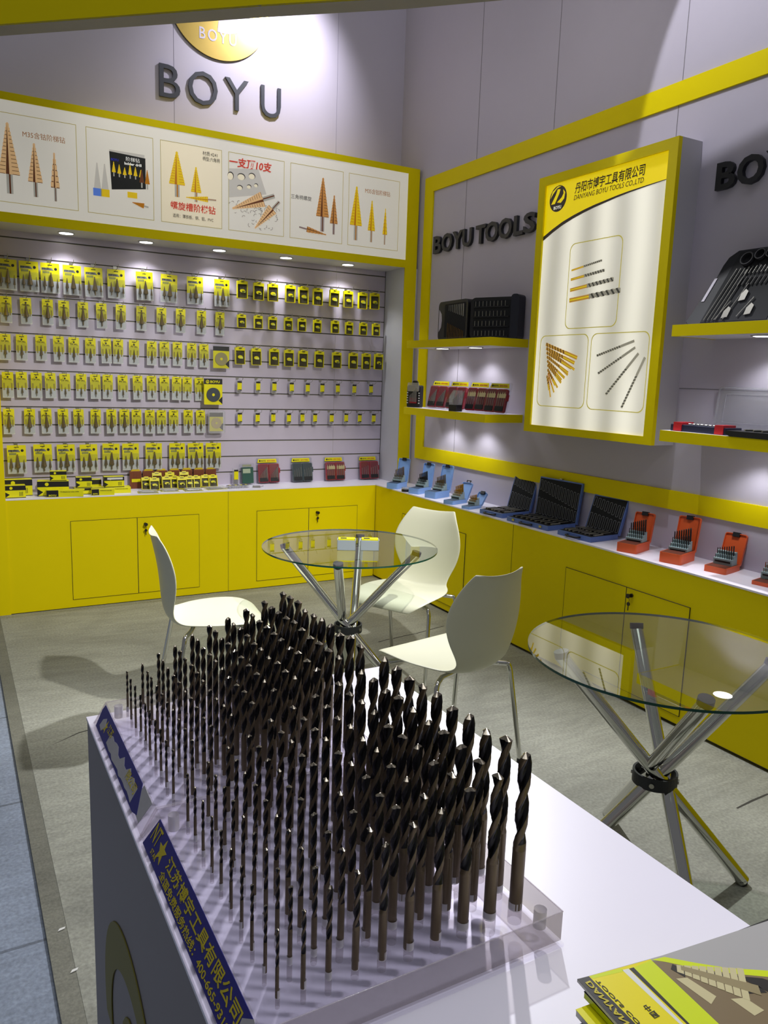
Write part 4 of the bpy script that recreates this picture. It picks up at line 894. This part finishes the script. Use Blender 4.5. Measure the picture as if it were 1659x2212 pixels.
for i, (x, y) in enumerate(((-1.262, -2.03), (-1.158, -2.075))):
    t = thing('card_holder', ('translucent box of yellow cards on the glass table, left of the two', 'translucent box of yellow cards on the glass table, right of the two')[i], 'card box', (x, y, .7502), math.radians(-27), 'business card boxes on the glass table')
    g = G(); w, d, h = .045, .03, .05
    for (a, b, c, e_) in ((-w, w, -d, -d+.002), (-w, w, d-.002, d), (-w, -w+.002, -d, d), (w-.002, w, -d, d)): g.box(a, b, c, e_, 0, h)
    g.box(-w, w, -d, d, 0, .002); g.build('tray', M('frosted_white', (172, 182, 190), .5), t)
    c = G().box(-.040, .040, -.026, .020, .004, .056).build('card_stack', yprint2, t)
    G().box(-.03, .0, -.018, .006, .056, .0566).box(-.040, .040, .020, .024, .004, .050).build('printed_mark', kprint, c)

# ------------------------------------------------------------------ chairs
def chair_shell():
    prof = [(.252, .405, .150, 0), (.246, .428, .178, 0), (.222, .446, .205, 0), (.17, .456, .226, .004), (.09, .455, .235, .008), (.0, .447, .228, .012), (-.08, .440, .200, .016), (-.14, .432, .168, .018), (-.180, .445, .145, .018),
            (-.205, .478, .140, .014), (-.216, .52, .155, .016), (-.222, .57, .183, .022), (-.226, .63, .207, .028), (-.233, .69, .212, .032), (-.243, .75, .195, .030), (-.256, .81, .163, .024), (-.270, .858, .137, .014), (-.2715, .864, .132, .013)]
    n = 12; vs = []; rows = []
    for i, (y, z, w, c) in enumerate(prof):
        a = prof[max(i-1, 0)]; b = prof[min(i+1, len(prof)-1)]; ty, tz = b[0]-a[0], b[1]-a[1]; L = math.hypot(ty, tz); ny, nz = -tz/L*-1, ty/L*-1   # towards the sitter
        ny, nz = (tz/L, -ty/L)
        for k in range(n+1):
            u = -1+2*k/n; s = c*1.6*u*u
            top = 0
            if i == len(prof)-1: top = -.012*(1-u*u)
            vs.append((w*u, y+ny*s, z+nz*s+top))
    m = n+1; fs = [(i*m+k, i*m+k+1, (i+1)*m+k+1, (i+1)*m+k) for i in range(len(prof)-1) for k in range(n)]
    g = G(); g.add(vs, fs, 0, None, True); return g
def make_chair(name, label, loc, rz):
    t = thing(name, label, 'chair', loc, rz, 'white shell chairs at the glass table')
    s = chair_shell().build('seat_shell', cream, t)
    so = s.modifiers.new('thick', 'SOLIDIFY'); so.thickness = .009; so.offset = 0; sb = s.modifiers.new('smooth', 'SUBSURF'); sb.levels = 2; sb.render_levels = 2
    def leg(sx, sy):
        g = G(); yt = .12 if sy > 0 else -.10; fx_, fy_ = sx*.225, (.185 if sy > 0 else -.225); pts_ = [(sx*.05, yt*.85, .418)]
        kx, ky = sx*.200, (yt+.03 if sy > 0 else yt-.045); pts_ += [(sx*.15, (yt*.85+ky)/2, .425), (kx*.97, ky*.97, .420)]
        for a in range(1, 6):
            u = a/6; pts_.append((kx+sx*.016*u, ky+(fy_-ky)*.12*u, .420-.045*u*u-.005*u))
        pts_.append((fx_, fy_, .012)); g.tube(pts_, .0105, 12); l = g.build('leg', chrome, t)
        G().cyl((fx_, fy_, 0), (fx_, fy_, .018), .0125, n=12).build('foot', rubber, l)
    for sx, sy in ((-1, -1), (1, -1), (-1, 1), (1, 1)): leg(sx, sy)
    G().box(-.06, .06, -.11, .13, .425, .437).build('seat_plate', rubber, t)
    return t
make_chair('shell_chair', 'white shell chair standing alone at the left of the glass table', (-1.895, -1.880, 0), math.radians(-97))
make_chair('shell_chair', 'white shell chair behind the glass table beside the right cabinet', (-.800, -1.870, 0), math.radians(119))
make_chair('shell_chair', 'white shell chair with its back to the nearer glass table', (-1.157, -2.800, 0), math.radians(10))

# ------------------------------------------------------------------ reception counter with the acrylic blocks
CX0, CX1, CY0, CY1, CT = -2.787, -2.338, -4.302, -6.4, 1.12
rc = thing('reception_counter', 'tall counter with white top and dark grey side in front', 'counter', (0, 0, 0))
G().box(CX0+.001, CX1-.001, CY1, CY0-.001, 0, CT-.004).build('body', greyside, rc)
G().box(CX0, CX1, CY1, CY0, CT-.004, CT).build('top_sheet', whitetop, rc)
g = G(); lw = M('logo_olive', (128, 122, 40), .6); zc, yc, ro = .80, -4.56, .158
TL = Matrix.Translation((CX0, yc, zc)) @ WR
ring = [(ro*math.cos(a), ro*math.sin(a)) for a in [math.radians(20+7*i) for i in range(26)]]; ring2 = [(ro*.80*math.cos(a)+.01, ro*.74*math.sin(a)-.01) for a in [math.radians(195-7*i) for i in range(26)]]
g.prism(ring+ring2, -.0008, .0005, 'y', 0, TL)
g.prism([(.075*math.cos(a)+.015, .115*math.sin(a)-.045) for a in [math.radians(15*i) for i in range(24)]], -.0008, .0005, 'y', 0, TL)
g.build('painted_emblem', lw, rc)

HV = [.050, .058, .069, .077, .090, .099, .107, .116, .125, .135]
DI = [2.9, 3.7, 4.6, 5.6, 6.7, 7.6, 8.4, 9.3, 10.3, 11.3]
CXS = [-2.744, -2.724, -2.704, -2.682, -2.659, -2.635, -2.610, -2.584, -2.557, -2.530]
ZT = 1.15
def drill_meshes(d, vis):
    """twist drill standing tip up, z=0 at the block surface"""
    R = d/2; ins = -.006; L = vis; sh = L*.30 if d > 5 else L*.36; pitch = d*6.3; nr = 18
    def rad(th):
        f = 1.0
        for c in (0, PI):
            dd = abs((th-c+PI) % (2*PI)-PI)
            if dd < .98: f = min(f, .36+.64*(dd/.98)**1.5)
        return f
    tipz = R*.62; g = G(); rows = max(10, int((L-sh)/(pitch/12))); vs = []; ms = []
    for i in range(rows+1):
        z = sh+(L-sh-tipz)*i/rows; tw = 2*PI*(z-sh)/pitch; run = min(1, i/3.0)
        for k in range(nr):
            th = 2*PI*k/nr; f = 1-(1-rad(th))*run; vs.append((R*f*math.cos(th+tw), R*f*math.sin(th+tw), z))
    b = len(g.v); g.v += vs
    for i in range(rows):
        for k in range(nr):
            th = 2*PI*(k+.5)/nr; fl = rad(th) < .93 and i >= 1
            g.f.append((i*nr+k, i*nr+(k+1) % nr, (i+1)*nr+(k+1) % nr, (i+1)*nr+k)); g.m.append(1 if fl else 0); g.sm.append(True)
    body = g
    t = G(); top = vs[-nr:]; t.v = list(top)+[(p[0]*.12, p[1]*.12, L) for p in top]
    for k in range(nr): t.f.append((k, (k+1) % nr, (k+1) % nr+nr, k+nr)); t.m.append(0); t.sm.append(False)
    t.f.append(tuple(range(nr, 2*nr))); t.m.append(0); t.sm.append(False)
    s = G().cyl((0, 0, ins), (0, 0, sh), R, n=nr)
    return body, t, s
random.seed(11)
def acrylic_block(label, y0, y1, rowsy, scale, which, textlabel):
    """y0 far edge, y1 near edge"""
    t = thing('acrylic_drill_stand', label, 'display block', (0, 0, 0))
    xl, xr, zb = -2.766, -2.503, 1.1235
    P = [(xl-.016, zb), (xr, zb), (xr, ZT), (xl, ZT)]
    n = 4; a, b = y1, y0
    vs = [(p[0], a, p[1]) for p in P]+[(p[0], b, p[1]) for p in P]
    G().add(vs, [(3, 2, 6, 7), (4, 5, 1, 0)]).build('block', acr, t)
    G().add(vs, [(0, 1, 2, 3), (1, 5, 6, 2)]).build('cut_face', acrf if which == 'near' else acr, t)
    G().add(vs, [(7, 6, 5, 4), (0, 3, 7, 4)]).build('sloped_face', acredge, t)
    G().box(CX0-.001, xr+.0, y1-.004, y0+.001, 1.1203, 1.1232).build('base_sheet', acr, t)
    g = G()
    for (p, q) in (((xl, ZT), (xl-.016, zb)),):
        for yy_ in (y0, y1): g.tube([(xl, yy_, ZT), (xl-.016, yy_, zb)], .0009, 6)
    g.tube([(xl, y0, ZT), (xr, y0, ZT)], .0007, 6); g.tube([(xl, y1, ZT), (xr, y1, ZT)], .0006, 6); g.tube([(xr, y0, ZT), (xr, y1, ZT)], .0006, 6)
    g.build('polished_edge', acredge, t)
    sc = G()
    for j, x in enumerate(CXS):
        for y in rowsy: sc.cyl((x, y, ZT-.0068), (x, y, ZT+.0002), DI[j]/2000*scale+.0003, n=14, caps=False)
    for x_, y_ in ((xl+.013, y0-.013), (xr-.013, y1+.013)): sc.cyl((x_, y_, ZT-.018), (x_, y_, ZT-.002), .0055, n=18, caps=False)
    sc.build('drill_holes', socketm, t)
    sd = G(); random.seed(21)
    for j, x in enumerate(CXS):
        for y in rowsy: sd.cyl((x, y, ZT-.0068-random.uniform(.006, .014)), (x, y, ZT-.0069), DI[j]/2000*scale+.0003, n=12, caps=False)
    sd.build('deep_holes', deepm, t)
    # sloped label: local x runs along -Y, z up the slope
    sl = Vector((.016, 0, ZT-zb)); h = sl.length; slope = math.atan2(.016, ZT-zb)
    LTm = Matrix.Translation((xl-.016, y0, zb)) @ WR @ Matrix.Rotation(-slope, 4, 'X')
    return t, LTm, h, abs(y1-y0)
def star(cx, cz, r, rot=PI/2): return [((r if i % 2 == 0 else r*.42)*math.cos(rot+i*PI/5)+cx, (r if i % 2 == 0 else r*.42)*math.sin(rot+i*PI/5)+cz) for i in range(10)]
farY = [-4.360-.0262*i for i in range(10)]; nearY = [-4.652-.02635*i for i in range(10)]
tb, LM, LH, LL = acrylic_block('far clear acrylic drill stand with a torn blue label', -4.334, -4.6155, farY, .97, 'far', 1)
g = G().prism([(.012, .002), (LL-.045, .002), (LL-.03, .006), (LL-.055, LH-.002), (.006, LH-.002), (.004, LH*.7)], -.0008, -.0003, 'y', 0, LM); lab = g.build('blue_label', blueprint, tb)
random.seed(3); tp = []
for i in range(15): tp.append((.075+i*.0105, LH*.64+random.uniform(-.005, .004)))
for i in range(15): tp.append((.075+(14-i)*.0105, .004+random.uniform(0, .003)))
G().prism(tp, -.0011, -.0008, 'y', 0, LM).prism([(.024, .008), (.038, .006), (.046, .015), (.036, .022), (.026, .017)], -.0011, -.0008, 'y', 0, LM).prism([(LL-.06, .006), (LL-.018, .004), (LL-.012, LH-.002), (LL-.05, LH-.001), (LL-.052, .016)], -.0006, -.0002, 'y', 0, LM).build('torn_patch', torn, lab)
g = G().prism(star(.046, .015, .008), -.0010, -.0008, 'y', 0, LM); g.build('printed_star', labyellow, lab)
text('printed_text', '江苏', labyellow, .024, .010, .0002, lab, LM @ TX(.058, -.0012, .014)); text('printed_text', '限公司', labyellow, .042, .010, .0002, lab, LM @ TX(.178, -.0012, .012))
tb2, LM, LH, LL = acrylic_block('near clear acrylic drill stand with a blue phone number label', -4.6185, -4.918, nearY, 1.0, 'near', 2)
lab = G().prism([(.010, .000), (LL-.002, .000), (LL-.004, LH-.002), (.018, LH-.001)], -.0008, -.0003, 'y', 0, LM).build('blue_label', blueprint, tb2)
text('printed_text', 'NT', labyellow, .020, .016, .0002, lab, LM @ TX(.020, -.0010, .011)); text('printed_text', 'STAR', labyellow, .017, .0045, .0002, lab, LM @ TX(.034, -.0010, .004))
G().prism(star(.054, .016, .0115), -.0011, -.0008, 'y', 0, LM).build('printed_star', labyellow, lab)
text('printed_text', '江苏博宇工具有限公司', labyellow, .200, .0125, .0002, lab, LM @ TX(.074, -.0010, .0125), bold=.012)
text('printed_text', '全国免费服务热线：400-665-9318', labyellow, .196, .0078, .0002, lab, LM @ TX(.072, -.0010, .0022), bold=.01)
G().prism([(LL-.022, LH*.35), (LL-.006, LH*.3), (LL-.004, LH*.9), (LL-.012, LH-.001), (LL-.024, LH*.7)], -.0013, -.0009, 'y', 0, LM).build('torn_patch', torn, lab)

COLN = ['smallest', 'second smallest', 'third smallest', 'fourth smallest', 'fifth smallest', 'fifth largest', 'fourth largest', 'third largest', 'second largest', 'largest']
for blk, rowsy, scale in (('far', farY, .975), ('near', nearY, 1.0)):
    for j, x in enumerate(CXS):
        d = DI[j]/1000*scale; body, tp_, shn = drill_meshes(d, HV[j]*scale)
        root = body.build('twist_drill', [land, flute]); e1 = tp_.build('cutting_tip', tipm, root); e2 = shn.build('shank', land, root)
        lab0 = 'dark twist drill, %s size, %s row from the back of the %s stand'
        for i, y in enumerate(rowsy):
            loc = (x+random.uniform(-.0006, .0006), y+random.uniform(-.0006, .0006), ZT); rz = random.uniform(0, PI)
            L_ = lab0 % (COLN[j], ORD[i], blk); G_ = 'twist drills in the %s acrylic stand' % blk
            if i == 0:
                root.location = loc; root.rotation_euler = (0, 0, rz); tag(root, L_, 'drill bit', G_); KID[root.name] = [(e1, []), (e2, [])]
            else:
                o = dup(root, loc, rz, L_, G_); s = random.uniform(.975, 1.02); o.scale = (1, 1, s)

# ------------------------------------------------------------------ catalogues
cz = 1.17
lime = M('print_lime_strong', (212, 228, 12), .35); cgrey = M('cover_grey', (172, 170, 168), .4); cy = M('cover_yellow', (238, 222, 0), .35); photo = M('photo_brown', (126, 108, 76), .4); photod = M('photo_dark', (34, 31, 28), .35); photol = M('photo_light', (206, 196, 150), .3); pagew = M('page_white', (225, 225, 220), .5)
ct = thing('catalogue', 'topmost catalogue with black, yellow and grey cover on the stack', 'catalogue', (0, 0, 0), 0, 'catalogues stacked on the counter')
g = G(); OUT = [(-2.5621, -4.9962), (-2.4894, -5.0075), (-2.345, -5.0235), (-2.375, -5.305), (-2.587, -5.28)]
g.prism(OUT, cz-.0022, cz-.0003, 'z', 0); g.build('pages', pagew, ct)
cv = G().prism(OUT, cz-.0003, cz, 'z').build('cover', cgrey, ct)
g = G(); zz = cz
def pl(pts, m, k=1): g.prism(pts, zz+.00005*k, zz+.00005*k+.00004, 'z', m)
pl([(-2.5621, -4.9962), (-2.5529, -4.998), (-2.5549, -5.0447), (-2.566, -5.27), (-2.586, -5.279)], 0)
pl([(-2.5529, -4.998), (-2.5005, -5.0063), (-2.5055, -5.0699), (-2.512, -5.27), (-2.566, -5.27), (-2.5549, -5.0447)], 1)
pl([(-2.5525, -4.9982), (-2.5265, -5.0030), (-2.5272, -5.0060), (-2.552, -5.0010)], 3, 2)
pl([(-2.5272, -5.0045), (-2.5221, -5.0057), (-2.5268, -5.059), (-2.53, -5.1)], 2, 2)
pl([(-2.5217, -5.0059), (-2.5179, -5.0065), (-2.523, -5.0609), (-2.527, -5.1)], 0, 3)
pl([(-2.5179, -5.0065), (-2.5007, -5.0072), (-2.5055, -5.0699), (-2.512, -5.27), (-2.532, -5.27), (-2.523, -5.0609)], 3, 2)
pl([(-2.5007, -5.0079), (-2.4924, -5.0131), (-2.4773, -5.0277), (-2.4565, -5.0437), (-2.4365, -5.0559), (-2.40, -5.075), (-2.40, -5.27), (-2.512, -5.27), (-2.5055, -5.0699)], 4)
pl([(-2.5002, -5.0071), (-2.4894, -5.0093), (-2.4731, -5.0243), (-2.4563, -5.0383), (-2.4325, -5.0531), (-2.39, -5.070), (-2.39, -5.079), (-2.4365, -5.0580), (-2.4565, -5.0445), (-2.4773, -5.0282), (-2.4924, -5.0135)], 3, 2)
g.build('printed_cover', [kprint, cy, pagew, lime, photo], cv)
g = G()
ax_, ay_ = -2.4905, -5.0215; ux, uy = .70, -.714
for k in range(9):
    t0 = .0052*k; t1 = t0+.0046; w0 = .0035+.0014*k
    g.prism([(ax_+ux*t0-uy*w0, ay_+uy*t0+ux*w0), (ax_+ux*t1-uy*(w0+.0008), ay_+uy*t1+ux*(w0+.0008)), (ax_+ux*t1+uy*(w0+.0008), ay_+uy*t1-ux*(w0+.0008)), (ax_+ux*t0+uy*w0, ay_+uy*t0-ux*w0)], zz+.00025, zz+.0003, 'z', 1)
g.prism([(-2.489, -5.024), (-2.486, -5.021), (-2.452, -5.059), (-2.458, -5.066)], zz+.00031, zz+.00035, 'z', 2)
for P in ([(-2.4765, -5.031), (-2.465, -5.040), (-2.463, -5.048), (-2.472, -5.041)], [(-2.458, -5.046), (-2.443, -5.056), (-2.43, -5.075), (-2.45, -5.068)], [(-2.462, -5.053), (-2.452, -5.058), (-2.452, -5.066), (-2.464, -5.061)], [(-2.495, -5.02), (-2.490, -5.017), (-2.486, -5.026), (-2.492, -5.03)]): g.prism(P, zz+.0002, zz+.00024, 'z', 0)
for P in ([(-2.499, -5.028), (-2.491, -5.031), (-2.487, -5.052), (-2.496, -5.055)], [(-2.48, -5.058), (-2.47, -5.062), (-2.468, -5.075), (-2.478, -5.075)]): g.prism(P, zz+.0002, zz+.00024, 'z', 1)
g.build('printed_photo', [photod, photol, M('photo_mid', (150, 136, 96), .4)], cv)
# cover lettering runs along the spine, read from the far side
TS = Matrix.Translation((-2.5625, -5.043, zz+.0003)) @ Matrix.Rotation(math.radians(87), 4, 'Z') @ Matrix.Rotation(-PI/2, 4, 'X')
TS = Matrix(((-.06, 0, .998, -2.5553), (1.0, 0, .06, -5.0008-.038), (0, -1, 0, zz+.0003), (0, 0, 0, 1)))
TSr = Matrix(((.07, 0, -.998, -2.5538), (-1.0, 0, -.05, -5.0005), (0, -1, 0, zz+.0003), (0, 0, 0, 1)))
text('printed_text', 'DANYANG BOYU', labyellow, .075, .0045, .0001, cv, Matrix(((-.07, 0, -.998, -2.5552), (-1.0, 0, .03, -5.0015), (0, -1, 0, zz+.0003), (0, 0, 0, 1))), bold=.03)
text('printed_text', 'TOOLS CO.,LTD', kprint, .060, .0030, .0001, cv, Matrix(((-.05, 0, -.998, -2.5490), (-1.0, 0, .03, -5.0035), (0, -1, 0, zz+.0003), (0, 0, 0, 1))), bold=.02)
text('printed_text', '中国', kprint, .011, .005, .0001, cv, Matrix(((-.05, 0, -.998, -2.5350), (-1.0, 0, .03, -5.035), (0, -1, 0, zz+.0003), (0, 0, 0, 1))), bold=.01)
STK = [(-2.5671, -5.0047), (-2.5785, -5.0095), (-2.5854, -5.0151), (-2.5921, -5.0182), (-2.5968, -5.021), (-2.600, -5.027), (-2.606, -5.031), (-2.609, -5.036)]
lim2 = [lime, yprint2]
for i, (x, y) in enumerate(STK):
    z1 = cz-.0028-i*.0056; x += .004; z0 = z1-.0050
    o = bpy.data.objects.new('catalogue', None); COL.objects.link(o); o.location = (x, y, z0); o.rotation_euler = (0, 0, -.06-.02*(i % 3))
    tag(o, 'catalogue in the stack, %s below the topmost one' % ORD[i], 'catalogue', 'catalogues stacked on the counter')
    G().box(0, .21, -.27, 0, 0, .0046).build('pages', pagew if i % 2 else lime, o); G().box(-.0003, .2103, -.2703, .0003, .0046, .0050).build('cover', kprint if i % 2 == 0 else yprint2, o)
# small scraps on the floor
for i, (x, y) in enumerate(((-2.735, -3.2), (-2.725, -3.38))):
    tag(G().prism([(0, 0), (.018, .004), (.022, .012), (.006, .010)], 0, .002, 'z').build('paper_scrap', pagew, loc=(x, y, 0.0)), ('small yellowed paper scrap on the dark floor strip', 'small white paper scrap on the floor strip nearest the counter')[i], 'scrap')
g = G(); cpts = [(-.72, -1.42), (-.66, -1.405), (-.60, -1.40), (-.52, -1.385), (-.42, -1.375), (-.30, -1.345), (-.18, -1.32)]
for (x0, y0_), (x1, y1_) in zip(cpts[:-1], cpts[1:]): g.prism([(x0, y0_), (x1, y1_), (x1, y1_+.006), (x0, y0_+.009)], .0001, .0006, 'z')
g.prism([(-.366, -3.640), (-.26, -3.632), (-.156, -3.626), (-.156, -3.618), (-.26, -3.622), (-.366, -3.633)], .0001, .0005, 'z'); g.prism([(-2.62, -2.0), (-2.5, -1.93), (-2.40, -1.91), (-2.40, -1.905), (-2.5, -1.922)], .0001, .0005, 'z')
struct(g.build('floor_cracks', M('crack_dark', (58, 56, 50), .9)))
